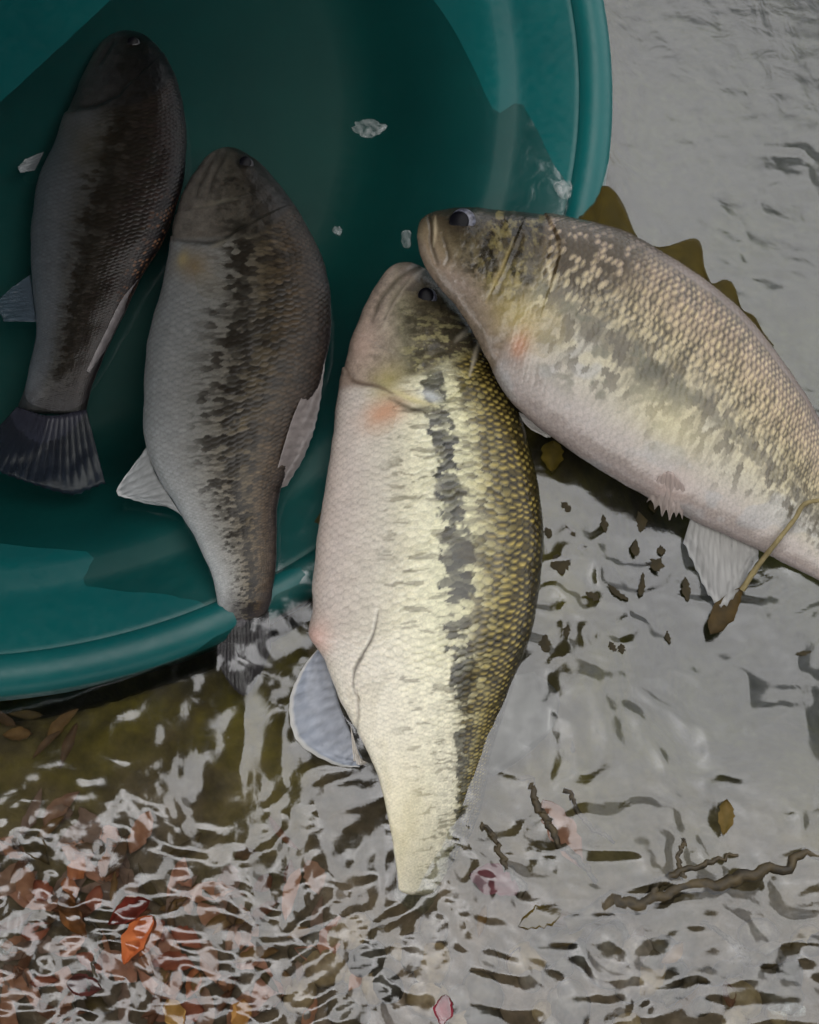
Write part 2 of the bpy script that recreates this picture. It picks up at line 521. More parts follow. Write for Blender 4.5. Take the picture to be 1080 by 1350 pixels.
    disp += (fbm(ppx / 60, ppy / 60, 3) - 0.5) * 0.003
    front = np.broadcast_to((s > 0)[None], a.shape)
    for poly, wd, dep in creases:
        d, sg = seg_dist(ppx, ppy, smooth_poly(poly))
        disp += np.where(front, -dep * np.exp(-(d / wd) ** 2), 0)
    for poly, wd, hh, sign in plates:       # raised plate that ends sharply along the line
        d, sg = seg_dist(ppx, ppy, smooth_poly(poly))
        side_ = sm(-1.5, 2.5, sg * sign * d + 3.0 * (fbm(ppx / 10 + 21, ppy / 10, 2) - 0.5))
        disp += np.where(front, side_ * hh * np.exp(-(d / wd) ** 2) * (0.5 + fbm(ppx / 40 + 3, ppy / 40, 2)), 0)
    for (bx_, by_, rx, ry, ang, hh) in bumps:
        ca_, sa_ = math.cos(ang), math.sin(ang)
        x_ = (ppx - bx_) * ca_ + (ppy - by_) * sa_; y_ = -(ppx - bx_) * sa_ + (ppy - by_) * ca_
        disp += np.where(front, hh * np.exp(-((x_ / rx) ** 2 + (y_ / ry) ** 2)), 0)
    endf = np.minimum(1, Wpx / 40)[:, None]
    P = P + N * (disp * endf)[..., None]
    col = pigment(dict(u=u, v=v, px=ppx, py=ppy, edge=edge, hgt=hgt, rnd=rnd, scaly=scaly, q=q2, a=a2, front=front, ca=ca_c, cq=best_q, nr=nrows))
    Vv = P.reshape(-1, 3); m = len(th)
    Fq = grid_faces(na, m, True)
    body = mesh_obj('body', Vv, Fq, skin or M_FISH, parent, np.clip(col, 0.001, 0.95).reshape(-1, 3))
    info = dict(up=up, P=P, px=ppx, py=ppy, front=front)
    return body, info


def surf_point(info, x, y):
    d = (info['px'] - x) ** 2 + (info['py'] - y) ** 2 + np.where(info['front'], 0, 1e9)
    i = np.unravel_index(np.argmin(d), d.shape)
    return info['P'][i]


def mix(c, col, f):
    return c * (1 - f[..., None]) + np.asarray(col) * f[..., None]


def patch(c, g, x, y, rx, ry, ang, col, alpha, power=2):
    ca, sa = math.cos(ang), math.sin(ang)
    X_ = (g['px'] - x) * ca + (g['py'] - y) * sa; Y_ = -(g['px'] - x) * sa + (g['py'] - y) * ca
    n_ = 0.75 + 0.5 * fbm(g['px'] / 14, g['py'] / 14, 3)
    f = alpha * np.exp(-((X_ / rx) ** 2 + (Y_ / ry) ** 2) ** (power / 2) / n_) * g['front']
    return mix(c, col, np.clip(f, 0, 1))


def line(c, g, poly, wd, col, alpha):
    pts = smooth_poly(poly)
    d, _ = seg_dist(g['px'], g['py'], pts)
    pa = np.array(pts); ax = pa[-1] - pa[0]
    t = np.clip(((g['px'] - pa[0, 0]) * ax[0] + (g['py'] - pa[0, 1]) * ax[1]) / (ax @ ax), 0, 1)
    w = wd * (0.35 + 0.75 * np.sin(np.pi * (0.08 + 0.84 * t)) ** 0.7) * (0.6 + 0.8 * fbm(g['px'] / 9 + 70, g['py'] / 9, 2))
    f = alpha * (0.35 + 0.65 * np.sin(np.pi * (0.06 + 0.88 * t))) * np.exp(-(d / w) ** 2) * g['front']
    return mix(c, col, np.clip(f, 0, 1))


def grad(v, stops):
    xs = [s[0] for s in stops]
    cs = np.array([lin(*s[1]) for s in stops])
    return np.stack([np.interp(v, xs, cs[:, i]) for i in range(3)], -1)


def make_fin(name, parent, base, outer, zb, zo, c_base, c_tip, rays=12, mat=None, corr=0.0006, ragged=0.03, thick=0.0006, nu=None, nw=18, lift=0.0, edge_col=None, info=None):
    nu = nu or rays * 6
    t = np.linspace(0, 1, nu)
    B = spline(np.array(base, float), t * (len(base) - 1)); O = spline(np.array(outer, float), t * (len(outer) - 1))
    zb_ = np.interp(t, np.linspace(0, 1, len(zb)), zb); zo_ = np.interp(t, np.linspace(0, 1, len(zo)), zo)
    B3, O3 = at(B, zb_), at(O, zo_)
    wv = np.linspace(0, 1, nw)
    rag = 1 - ragged * (fbm(t * 9 + 3, t * 0 + 2.2, 2) + 0.6 * np.abs(np.sin(t * rays * np.pi)))
    W = wv[None] * rag[:, None]
    P = B3[:, None] * (1 - W[..., None]) + O3[:, None] * W[..., None]
    if info is not None:                      # lies folded against the flank
        ip = to_px(P.reshape(-1, 3))
        sl = (slice(None, None, 3), slice(None, 300, 3))
        qx, qy, qp = info['px'][sl].ravel(), info['py'][sl].ravel(), info['P'][sl].reshape(-1, 3)
        near_i = np.array([np.argmin((qx - a_) ** 2 + (qy - b_) ** 2) for a_, b_ in ip])
        P = (qp[near_i] + info['up'] * 0.0008).reshape(P.shape)
        for _ in range(14):
            Q = np.pad(P, ((1, 1), (1, 1), (0, 0)), 'edge')
            P = 0.2 * (P + Q[:-2, 1:-1] + Q[2:, 1:-1] + Q[1:-1, :-2] + Q[1:-1, 2:])
    cz = corr * np.abs(np.sin(t[:, None] * rays * np.pi + 0.6 * np.sin(wv[None] * 3))) ** 0.7
    P[..., 2] += cz * (0.3 + 0.7 * W) + lift * np.sin(W * np.pi)
    P[..., 2] += (fbm(t[:, None] * 5 + wv[None] * 2, wv[None] * 4 + t[:, None], 2) - 0.5) * (0.004 if info is None else 0.0004) * W
    col = lin(*c_base) * (1 - W[..., None]) + lin(*c_tip) * W[..., None]
    ray = 0.86 + 0.22 * np.abs(np.sin(t[:, None] * rays * np.pi + 0.6 * np.sin(wv[None] * 3))) ** 0.6
    col = col * ray[..., None] * (0.6 + 0.8 * fbm(t[:, None] * 26, wv[None] * 5, 4, 0.6))[..., None]
    if edge_col is not None:
        e = sm(0.88, 0.98, wv)[None, :, None] * np.ones((nu, 1, 1))
        col = col * (1 - e) + lin(*edge_col) * e
    bot = P.copy(); bot[..., 2] -= thick
    V = np.concatenate([P.reshape(-1, 3), bot.reshape(-1, 3)]); C = np.concatenate([col.reshape(-1, 3)] * 2)
    f = grid_faces(nu, nw); nv_ = nu * nw
    rim_idx = list(range(0, nw)) + [i * nw + nw - 1 for i in range(1, nu)] + [(nu - 1) * nw + j for j in range(nw - 2, -1, -1)] + [i * nw for i in range(nu - 2, 0, -1)]
    side_f = np.array([[rim_idx[i], rim_idx[i] + nv_, rim_idx[(i + 1) % len(rim_idx)] + nv_, rim_idx[(i + 1) % len(rim_idx)]] for i in range(len(rim_idx))])
    F_ = np.concatenate([f, f[:, ::-1] + nv_, side_f])
    return mesh_obj(name, V, F_, mat or M_FIN, parent, np.clip(C, 0.001, 0.95))


def dome(center, nvec, r, flat, nseg=20, nr=8):
    nvec = nvec / np.linalg.norm(nvec)
    a_ = np.cross(nvec, [0.3, 1, 0.1]); a_ /= np.linalg.norm(a_); b_ = np.cross(nvec, a_)
    V = []
    for i in range(nr + 1):
        ph = i / nr * math.pi * 0.5
        for j in range(nseg):
            t_ = 2 * math.pi * j / nseg
            V.append(center + r * math.cos(math.pi / 2 - ph) * (math.cos(t_) * a_ + math.sin(t_) * b_) + nvec * flat * r * math.cos(ph))
    return np.array(V), grid_faces(nr + 1, nseg, True)


def simple_mat(name, col, rough=0.3, spec=0.5):
    m_, n_, l_, b_ = new_mat(name)
    b_.inputs['Base Color'].default_value = (*col, 1); b_.inputs['Roughness'].default_value = rough
    b_.inputs['Specular IOR Level'].default_value = spec
    return m_


M_PUPIL = simple_mat('glossy black pupil', (0.003, 0.003, 0.005), 0.3, 0.1)
M_IRIS = noisy_mat('blue grey iris', (0.02, 0.022, 0.03), (0.12, 0.125, 0.17), 420, 0.3, 0.1, 0.0003)
M_IRIS_DARK = noisy_mat('dim grey iris', (0.008, 0.008, 0.01), (0.03, 0.03, 0.034), 420, 0.35, 0.1, 0.0003)


def make_eye(parent, info, x, y, rpx, iris=None, off=(-0.25, 0.1), pr=0.72):
    p = surf_point(info, x, y)
    r_ = rpx * DIST / 675 * HH          # metres per photo pixel near the middle
    nv_ = info['up']
    V, F_ = dome(p - nv_ * r_ * 0.20, nv_, r_, 0.40)
    eye = mesh_obj('eye', V, F_, iris or M_IRIS, parent)
    q = p + (RT * off[0] - UP * off[1]) * r_
    V, F_ = dome(q + nv_ * r_ * 0.10, nv_, r_ * pr, 0.24)
    mesh_obj('pupil', V, F_, M_PUPIL, eye)
    return eye


# ------------------------------------------------------------------ fish 3: pale fish in the middle
def bass_common(g, base, lat_v, lat_w, lat_col, lat_alpha, fleck_v, fleck_w, fleck_col, fleck_alpha, seed):
    u, v, x, y = g['u'], g['v'], g['px'], g['py']
    c = base
    sc = g['scaly']
    ca, cq = g['ca'], g['cq']
    # noise taken at each scale's centre, so that whole scales turn dark, plus a little within the scale
    n_c = 0.7 * fbm(ca * 0.55 + seed, cq * 0.34 + seed, 3, 0.6) + 0.3 * fbm(x / 7 + seed, y / 7, 2)
    n_f = fbm(ca * 0.9 + 3 * seed, cq * 0.55, 2)
    lv = np.interp(u, [p[0] for p in lat_v], [p[1] for p in lat_v]) + 0.05 * (fbm(ca * 0.12 + seed, ca * 0 + 3.3, 2) - 0.5)
    band = np.exp(-((v - lv) / lat_w) ** 2)
    f = sm(0.42, 0.52, band * (n_c + 0.10) + 0.16 * (g['rnd'] - 0.5) * band)
    c = mix(c, lin(*lat_col), lat_alpha * f * sc * (0.7 + 0.3 * g['rnd']))
    fl = np.exp(-((v - fleck_v) / fleck_w) ** 2)
    f = sm(0.50, 0.62, (0.55 * n_f + 0.45 * g['rnd']) * (0.55 + 0.55 * fl)) * np.clip(fl * 1.3, 0, 1)
    c = mix(c, lin(*fleck_col), fleck_alpha * f * sc)
    # fine dark dashes across the flank
    ds_ = fbm(g['a'] * 1.15 + 5 * seed, g['q'] * 0.42 + seed, 3, 0.6)
    f = sm(0.56, 0.66, ds_ + 0.10 * np.exp(-((v - fleck_v) / (1.6 * fleck_w)) ** 2) - 0.05) * sm(0.18, 0.4, v)
    c = mix(c, lin(*fleck_col), 0.6 * fleck_alpha * f * sc)
    # every scale a little lighter or darker
    c = c * (1 + (0.10 + 0.24 * sm(0.4, 0.7, v)) * (g['rnd'] - 0.5) * sc)[..., None]
    c = c * (1 + 0.5 * (fbm(x / 5, y / 5, 3) - 0.5) * (0.4 + 0.6 * sm(0.2, 0.6, v)))[..., None]
    return c


def pig3(g):
    u, v, x, y = g['u'], g['v'], g['px'], g['py']
    c = grad(v + 0.05 * (fbm(x / 45, y / 45, 3) - 0.5), [(0, (196, 184, 176)), (0.12, (204, 195, 187)), (0.28, (208, 202, 188)), (0.42, (218, 214, 188)), (0.55, (210, 208, 176)),
                                                          (0.68, (200, 196, 158)), (0.78, (160, 150, 100)), (0.87, (92, 80, 36)), (0.94, (60, 52, 24)), (1, (44, 40, 24))])
    pale = sm(0.55, 0.8, u)
    c = mix(c, lin(222, 217, 196), 0.85 * pale * sm(0.86, 0.6, v))
    c = bass_common(g, c, [(0, .54), (.3, .55), (.5, .60), (.7, .70), (.85, .74), (1, .8)], 0.11, (46, 47, 43), 1.0, 0.80, 0.15, (56, 48, 24), 0.85, 3.0)
    sc = g['scaly']
    back = sm(0.66, 0.86, v)
    # scale pattern: bright centre, dark rim on the back
    cen_ = np.clip(1 - g['edge'] / 0.85, 0, 1)
    c = c * (1 - (0.55 * back + 0.30 + 0.15 * sm(0.5, 0.7, v)) * (1 - sm(0.30, 0.72, g['hgt'])) * sc)[..., None]
    c = mix(c, lin(196, 174, 92), 0.85 * back * sm(0.55, 0.85, g['hgt']) * sm(0.1, 0.4, cen_) * sc * sm(0.25, 0.5, g['rnd'] + 0.2 * (v < 0.93)) * sm(1.0, 0.93, v))
    c = mix(c, lin(206, 182, 172), 0.2 * sm(0.3, 0.0, v) * sm(0.3, 0.45, u) * sm(0.66, 0.58, u))
    # head
    h = 1 - sc
    hd = grad(v, [(0, (176, 156, 142)), (0.25, (166, 152, 138)), (0.42, (140, 134, 112)), (0.6, (112, 104, 82)), (0.8, (84, 76, 60)), (1, (62, 56, 46))])
    mott = sm(0.40, 0.66, fbm(x / 15, y / 8, 5, 0.62)) * sm(0.35, 0.5, v)
    hd = mix(hd, lin(62, 58, 44), 0.75 * mott)
    hd = mix(hd, lin(190, 182, 132), 0.6 * sm(0.5, 0.72, fbm(x / 12 + 9, y / 5 + 4, 4, 0.6)) * sm(0.35, 0.5, v) * sm(400, 450, y))
    hd = hd * ((0.35 + 0.95 * fbm(x / 7, y / 6, 5, 0.7)) * (1 - 0.28 * sm(0.3, 0.65, v)))[..., None]
    c = mix(c, hd, h)
    c = patch(c, g, 512, 512, 22, 26, 0.2, lin(158, 148, 92), 0.75)
    c = patch(c, g, 508, 548, 30, 17, -0.45, lin(200, 150, 120), 0.8)
    c = patch(c, g, 535, 365, 16, 22, 0.4, lin(176, 158, 146), 0.6)
    c = patch(c, g, 480, 455, 14, 26, 0.2, lin(198, 172, 158), 0.6)
    c = line(c, g, [(552, 352), (524, 372), (502, 400), (490, 428)], 4, lin(86, 78, 66), 0.75)
    c = line(c, g, [(560, 356), (535, 382), (515, 412), (508, 438), (498, 446)], 3.2, lin(190, 178, 160), 0.6)
    c = line(c, g, [(540, 372), (520, 400), (508, 425)], 3, lin(84, 76, 64), 0.7)
    c = line(c, g, [(458, 488), (470, 506), (500, 514), (520, 524)], 3, lin(96, 78, 66), 0.85)
    c = line(c, g, [(520, 520), (545, 532), (575, 540)], 4, lin(206, 196, 150), 0.9)
    c = line(c, g, [(515, 530), (545, 544), (580, 548)], 4, lin(58, 52, 38), 0.8)
    c = line(c, g, [(600, 455), (618, 436)], 3.5, lin(150, 144, 128), 0.8)
    c = line(c, g, [(618, 500), (628, 462), (636, 436)], 2.5, lin(180, 172, 152), 0.9)
    c = patch(c, g, 567, 527, 14, 6, 0.4, lin(200, 205, 205), 0.8)
    c = line(c, g, [(528, 536), (520, 545), (548, 546), (568, 540)], 2, lin(50, 46, 34), 0.6)
    # belly seam and the long crack near the vent
    c = line(c, g, [(500, 800), (494, 830), (480, 858), (468, 880), (466, 905), (474, 918)], 1.7, lin(70, 62, 54), 0.85)
    c = line(c, g, [(470, 905), (472, 930), (470, 960)], 2.0, lin(120, 108, 98), 0.6)
    c = patch(c, g, 424, 838, 16, 22, 0, lin(206, 160, 148), 0.7)
    c = patch(c, g, 530, 1080, 40, 90, 0, lin(206, 196, 152), 0.5)
    return c


f3 = empty('bass_fish', tuple(at((560, 760), -0.03)), 'pale cream bass with dark blotched flank stripe lying half out of the water', 'fish')
b3, i3 = make_body(f3, (530, 346),
    [(508, 358), (489, 388), (473, 425), (461, 462), (450, 506), (441, 556), (435, 606), (427, 660), (419, 715), (413, 775), (414, 832), (430, 872), (450, 925), (478, 978), (501, 1032), (514, 1085), (522, 1135), (526, 1182)],
    [(554, 350), (581, 372), (606, 404), (632, 446), (660, 494), (685, 545), (702, 600), (712, 655), (716, 710), (712, 765), (703, 815), (690, 862), (672, 912), (657, 962), (645, 1012), (634, 1064), (618, 1120), (600, 1176)],
    [0.002, 0.004, 0.006, 0.007, 0.007, 0.006, 0.003, -0.003, -0.022], [0.8, 0.62, 0.52, 0.50, 0.50, 0.50, 0.48, 0.42, 0.34], 31, pig3,
    ([0, 0.3, 0.5, 0.75, 1], [0.285, 0.285, 0.275, 0.255, 0.235]),
    creases=[([(552, 352), (524, 372), (502, 400), (490, 428)], 4, 0.0012), ([(540, 372), (520, 400), (508, 425)], 3, 0.0007),
             ([(500, 800), (494, 830), (480, 858), (468, 880), (466, 905), (474, 918)], 2, 0.0009), ([(470, 905), (472, 930), (470, 960)], 3, 0.0009)],
    plates=[([(456, 486), (470, 506), (500, 515), (530, 530), (575, 538), (604, 520), (634, 478), (650, 450)], 40, 0.0014, -1),
            ([(490, 452), (520, 470), (560, 478), (600, 462), (622, 436)], 22, 0.0012, -1)],
    bumps=[(424, 836, 18, 20, 0, 0.003), (480, 480, 20, 24, 0.2, 0.0015)], zroll=[0, 0, 0, 0, 0, 0.004, 0.012, 0.021, 0.026])
make_eye(f3, i3, 563, 397, 14, off=(-0.10, -0.2), pr=0.78)
make_fin('pectoral_fin', f3, [(520, 526), (524, 535), (526, 544)], [(492, 552), (478, 566), (484, 580), (500, 584), (520, 574)], [0.03] * 3, [0.03] * 3, (206, 150, 108), (200, 184, 160), 11, M_FIN_SHEER, corr=0.0002, nw=18, info=i3)
make_fin('anal_fin', f3, [(428, 852), (438, 890), (448, 930), (466, 975), (478, 1000)], [(424, 850), (396, 885), (380, 930), (392, 980), (440, 1008), (474, 1012)], [0.006] * 5, [0.006, 0.006, 0.004, 0.003, 0.003, 0.003], (158, 162, 172), (150, 158, 172), 14, M_FIN, corr=0.0005, edge_col=(214, 212, 206))
make_fin('pelvic_fin', f3, [(462, 955), (470, 985), (476, 1002)], [(466, 1004), (474, 1010), (486, 1006)], [0.008] * 3, [0.004] * 3, (196, 188, 176), (214, 208, 200), 5, M_FIN, corr=0.0012)
make_fin('tail_fin', f3, [(524, 1166), (560, 1172), (602, 1160)], [(480, 1280), (530, 1310), (590, 1310), (660, 1270)], [-0.014, -0.012, -0.020], [-0.030, -0.030, -0.030, -0.030], (104, 96, 70), (66, 60, 46), 17, M_FIN_CLEAR, corr=0.0006)
make_fin('dorsal_fin', f3, [(680, 890), (668, 925), (654, 970), (642, 1015)], [(704, 886), (738, 915), (730, 960), (690, 1000), (650, 1024)], [-0.006, -0.008, -0.010, -0.012], [-0.012, -0.016, -0.018, -0.016], (70, 68, 56), (62, 60, 54), 12, M_FIN_CLEAR, corr=0.0006)

# ------------------------------------------------------------------ fish 4: fish lying across the pale one
def pig4(g):
    u, v, x, y = g['u'], g['v'], g['px'], g['py']
    c = grad(v + 0.07 * (fbm(x / 40, y / 40, 3) - 0.5), [(0, (150, 140, 136)), (0.18, (160, 153, 145)), (0.34, (166, 162, 142)), (0.48, (172, 165, 134)), (0.6, (166, 157, 126)),
                                                          (0.74, (156, 142, 118)), (0.88, (136, 120, 104)), (0.96, (104, 92, 80)), (1, (78, 70, 60))])
    c = mix(c, lin(150, 152, 152), 0.55 * sm(0.5, 0.62, fbm(x / 55 + 3, y / 40, 3)) * sm(0.65, 0.35, v))
    c = bass_common(g, c, [(0, .5), (.3, .50), (.6, .50), (1, .5)], 0.09, (70, 66, 52), 0.8, 0.52, 0.30, (74, 68, 52), 0.85, 9.0)
    sc = g['scaly']
    back = sm(0.50, 0.70, v)
    e = 1 - sm(0.28, 0.72, g['hgt'])
    c = c * (1 - (0.64 * back + 0.26) * e * sc)[..., None]
    cen_ = np.clip(1 - g['edge'] / 0.8, 0, 1)
    c = mix(c, lin(214, 198, 152), 0.85 * back * sm(0.5, 0.85, g['hgt']) * sm(0.08, 0.4, cen_) * sc * (0.5 + 0.5 * g['rnd']) * sm(0.97, 0.9, v))
    c = mix(c, lin(128, 118, 112), 0.8 * sm(0.945, 0.965, v) * sc * sm(0.42, 0.5, u))
    # darker shoulder behind the head
    dk = np.exp(-(((x - 770) / 70) ** 2 + ((y - 335) / 50) ** 2)) * sm(0.42, 0.62, 0.6 * g['rnd'] + 0.5 * fbm(x / 20, y / 20, 3))
    c = mix(c, lin(58, 48, 30), 0.95 * np.clip(dk * 2.2, 0, 1) * sc)
    dk = sm(0.55, 0.66, fbm(x / 24 + 31, y / 18 + 3, 4)) * sm(0.15, 0.3, v) * sm(0.62, 0.5, v) * sm(0.72, 0.5, u)
    c = mix(c, lin(84, 84, 66), 0.8 * dk)
    c = patch(c, g, 850, 497, 26, 13, 0.1, lin(60, 58, 42), 0.9)
    c = patch(c, g, 880, 560, 60, 30, 0.6, lin(184, 177, 134), 0.5)
    # head
    h = 1 - sc
    hd = grad(v, [(0, (140, 126, 112)), (0.2, (150, 136, 124)), (0.4, (120, 110, 86)), (0.6, (104, 95, 70)), (0.8, (78, 68, 50)), (1, (58, 50, 38))])
    hd = hd * 0.9
    hd = mix(hd, lin(42, 37, 25), 0.95 * sm(0.40, 0.60, fbm(x / 17 + 4, y / 15 + 8, 5, 0.62)) * sm(0.2, 0.4, v) * sm(590, 630, x))
    hd = mix(hd, lin(160, 148, 96), 0.65 * sm(0.5, 0.72, fbm(x / 11 + 40, y / 13, 4, 0.62)) * sm(0.25, 0.4, v) * sm(620, 660, x))
    hd = hd * ((0.35 + 0.95 * fbm(x / 7, y / 6, 5, 0.7)) * (1 - 0.28 * sm(0.3, 0.65, v)))[..., None]
    c = mix(c, hd, h)
    c = patch(c, g, 572, 330, 20, 38, -0.35, lin(150, 134, 110), 0.7)
    c = patch(c, g, 690, 422, 46, 32, 0.5, lin(164, 150, 92), 0.7)
    c = patch(c, g, 688, 458, 13, 18, 0.2, lin(176, 120, 88), 0.7)
    c = line(c, g, [(568, 284), (572, 305), (573, 325), (580, 350)], 3.2, lin(60, 50, 38), 0.85)
    c = line(c, g, [(577, 288), (578, 310), (576, 328)], 2.4, lin(190, 176, 146), 0.8)
    c = line(c, g, [(588, 312), (596, 340), (592, 352)], 3.0, lin(58, 50, 38), 0.7)
    c = line(c, g, [(680, 318), (668, 352), (652, 385), (645, 402)], 2.4, lin(170, 154, 100), 0.5)
    c = line(c, g, [(690, 320), (676, 355), (660, 390)], 3.0, lin(50, 44, 30), 0.5)
    c = line(c, g, [(728, 300), (738, 330), (733, 360), (727, 385)], 3.4, lin(58, 48, 34), 0.6)
    c = line(c, g, [(722, 348), (727, 368), (726, 384)], 2.4, lin(190, 180, 150), 0.85)
    c = patch(c, g, 612, 294, 24, 20, 0, lin(46, 40, 32), 0.85)
    c = patch(c, g, 880, 640, 26, 26, 0.4, lin(168, 150, 142), 0.55)
    return c * (np.array([0.95, 0.93, 0.94]) * (1 - 0.12 * sm(0.45, 0.1, v))[..., None])


f4 = empty('bass_fish', tuple(at((820, 460), -0.02)), 'golden scaled bass resting its head across another fish, tail out of view', 'fish')
b4, i4 = make_body(f4, (551, 305),
    [(552, 326), (560, 350), (580, 380), (602, 406), (622, 436), (642, 476), (664, 516), (700, 556), (750, 594), (802, 626), (852, 652), (905, 682), (958, 706), (1008, 728), (1060, 756), (1120, 786), (1180, 812), (1236, 830)],
    [(558, 286), (582, 276), (622, 274), (668, 278), (716, 283), (762, 290), (810, 302), (860, 325), (908, 354), (954, 390), (996, 430), (1032, 474), (1064, 524), (1094, 580), (1128, 640), (1168, 700), (1214, 744), (1264, 770)],
    [0.036, 0.036, 0.034, 0.029, 0.020, 0.012, 0.008, 0.005, 0.001, -0.006], [0.8, 0.66, 0.54, 0.47, 0.46, 0.46, 0.46, 0.44, 0.40, 0.36], 33, pig4,
    ([0, 0.3, 0.6, 0.85, 1], [0.356, 0.342, 0.333, 0.302, 0.276]),
    creases=[([(568, 284), (572, 305), (573, 325), (580, 350)], 3.2, 0.0014), ([(588, 312), (596, 340), (592, 352)], 3, 0.0008), ([(690, 320), (676, 355), (660, 390)], 4, 0.0005)],
    plates=[([(722, 292), (738, 328), (733, 362), (724, 392)], 30, 0.0014, 1), ([(684, 316), (670, 352), (658, 378)], 18, 0.0009, 1)],
    bumps=[(612, 294, 24, 18, 0, 0.002), (880, 640, 26, 24, 0.3, 0.002)], relief=0.0011)
make_eye(f4, i4, 613, 298, 18, off=(-0.24, 0.0), pr=0.76)
make_fin('pectoral_fin', f4, [(682, 436), (686, 450), (690, 462)], [(706, 404), (736, 404), (752, 430), (748, 458), (722, 478)], [0.05] * 3, [0.05] * 3, (184, 140, 84), (164, 152, 100), 13, M_FIN_SHEER, corr=0.0002, nw=18, info=i4)
make_fin('pelvic_fin', f4, [(678, 540), (690, 556), (700, 566)], [(716, 560), (730, 572), (722, 578)], [0.012, 0.010, 0.009], [0.008, 0.006, 0.006], (200, 196, 190), (224, 220, 214), 5, M_FIN, corr=0.001)
make_fin('pelvic_fin', f4, [(868, 628), (884, 622), (902, 640)], [(850, 668), (882, 700), (912, 690)], [0.030, 0.034, 0.030], [0.010, 0.008, 0.010], (166, 150, 142), (150, 140, 134), 6, M_FIN_CLEAR, corr=0.0022, ragged=0.3)
make_fin('tail_fin', f4, [(1232, 832), (1252, 806), (1262, 772)], [(1300, 900), (1345, 880), (1365, 830), (1350, 770)], [-0.004, -0.001, -0.006], [-0.012, -0.010, -0.010, -0.014], (120, 112, 90), (96, 92, 80), 17, M_FIN, corr=0.0008)
make_fin('anal_fin', f4, [(915, 668), (950, 690), (1000, 712)], [(900, 718), (950, 806), (1000, 740)], [0.012, 0.010, 0.008], [0.003, 0.0025, 0.004], (150, 148, 143), (146, 146, 145), 12, M_FIN_CLEAR, corr=0.0003, edge_col=(176, 176, 174), ragged=0.07)
make_fin('dorsal_fin', f4, [(762, 290), (790, 295), (822, 306), (852, 321), (882, 338), (912, 357), (942, 380), (968, 402), (994, 430), (1016, 456)],  # no real fin: olive gaps in the water reflection, added as torn membrane
         [(768, 272), (780, 252), (804, 244), (822, 268), (842, 314), (872, 330), (892, 321), (922, 316), (930, 354), (942, 378), (958, 368), (970, 378), (979, 408), (996, 416), (1007, 438), (1020, 456)],
         [0.003] * 4, [-0.0012] * 4, (66, 56, 12), (64, 53, 8), 10, M_OLIVE_GAP, corr=0.0005, ragged=0.06, nu=140)

# ------------------------------------------------------------------ fish 2 and 1: dark fish in the tub
def dark_pig(stops, lat, lat_w, seed, headstops, K, tail_lit, extra):
    def f(g):
        u, v, x, y = g['u'], g['v'], g['px'], g['py']
        c = grad(v + 0.07 * (fbm(x / 40, y / 40, 3) - 0.5), stops)
        c = c * (1 + tail_lit * sm(0.45, 0.95, u))[..., None]  # shade over the tub put into the colour: tail end lighter
        c = bass_common(g, c, lat, lat_w, (40, 37, 32), 0.9, 0.56, 0.30, (42, 37, 30), 0.9, seed)
        sc = g['scaly']; back = sm(0.45, 0.8, v)
        c = c * (1 - (0.4 * back + 0.30) * (1 - sm(0.28, 0.72, g['hgt'])) * sc)[..., None]
        cen_ = np.clip(1 - g['edge'] / 0.8, 0, 1)
        c = c * (1 + (0.8 * back + 0.2) * sm(0.5, 0.85, g['hgt']) * sm(0.1, 0.4, cen_) * sc * g['rnd'])[..., None]
        hd = grad(v, headstops)
        hd = mix(hd, lin(36, 33, 28), 0.7 * sm(0.42, 0.66, fbm(x / 16 + seed, y / 9, 5, 0.62)) * sm(0.2, 0.45, v))
        hd = hd * (0.45 + 1.0 * fbm(x / 7, y / 6, 5, 0.7))[..., None]
        c = mix(c, hd, 1 - sc)
        c = mix(c, lin(62, 60, 64), 0.8 * sm(0.88, 1.02, u + 0.10 * (fbm(x / 14, y / 14, 3) - 0.5)))
        c = extra(c, g)
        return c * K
    return f


def ex2(c, g):
    c = patch(c, g, 256, 352, 22, 20, 0.2, lin(132, 112, 78), 0.75)
    c = patch(c, g, 244, 343, 7, 10, 0.3, lin(176, 160, 116), 0.8)
    c = line(c, g, [(232, 318), (260, 322), (290, 322), (318, 304), (338, 296)], 3, lin(40, 36, 30), 0.8)
    c = line(c, g, [(258, 276), (285, 272), (312, 266)], 3, lin(128, 122, 108), 0.7)
    c = line(c, g, [(280, 330), (300, 320)], 3, lin(140, 134, 120), 0.7)
    c = line(c, g, [(284, 205), (268, 238), (258, 262)], 4, lin(48, 44, 38), 0.6)
    c = line(c, g, [(298, 204), (282, 240), (276, 258)], 3, lin(50, 46, 40), 0.6)
    return c


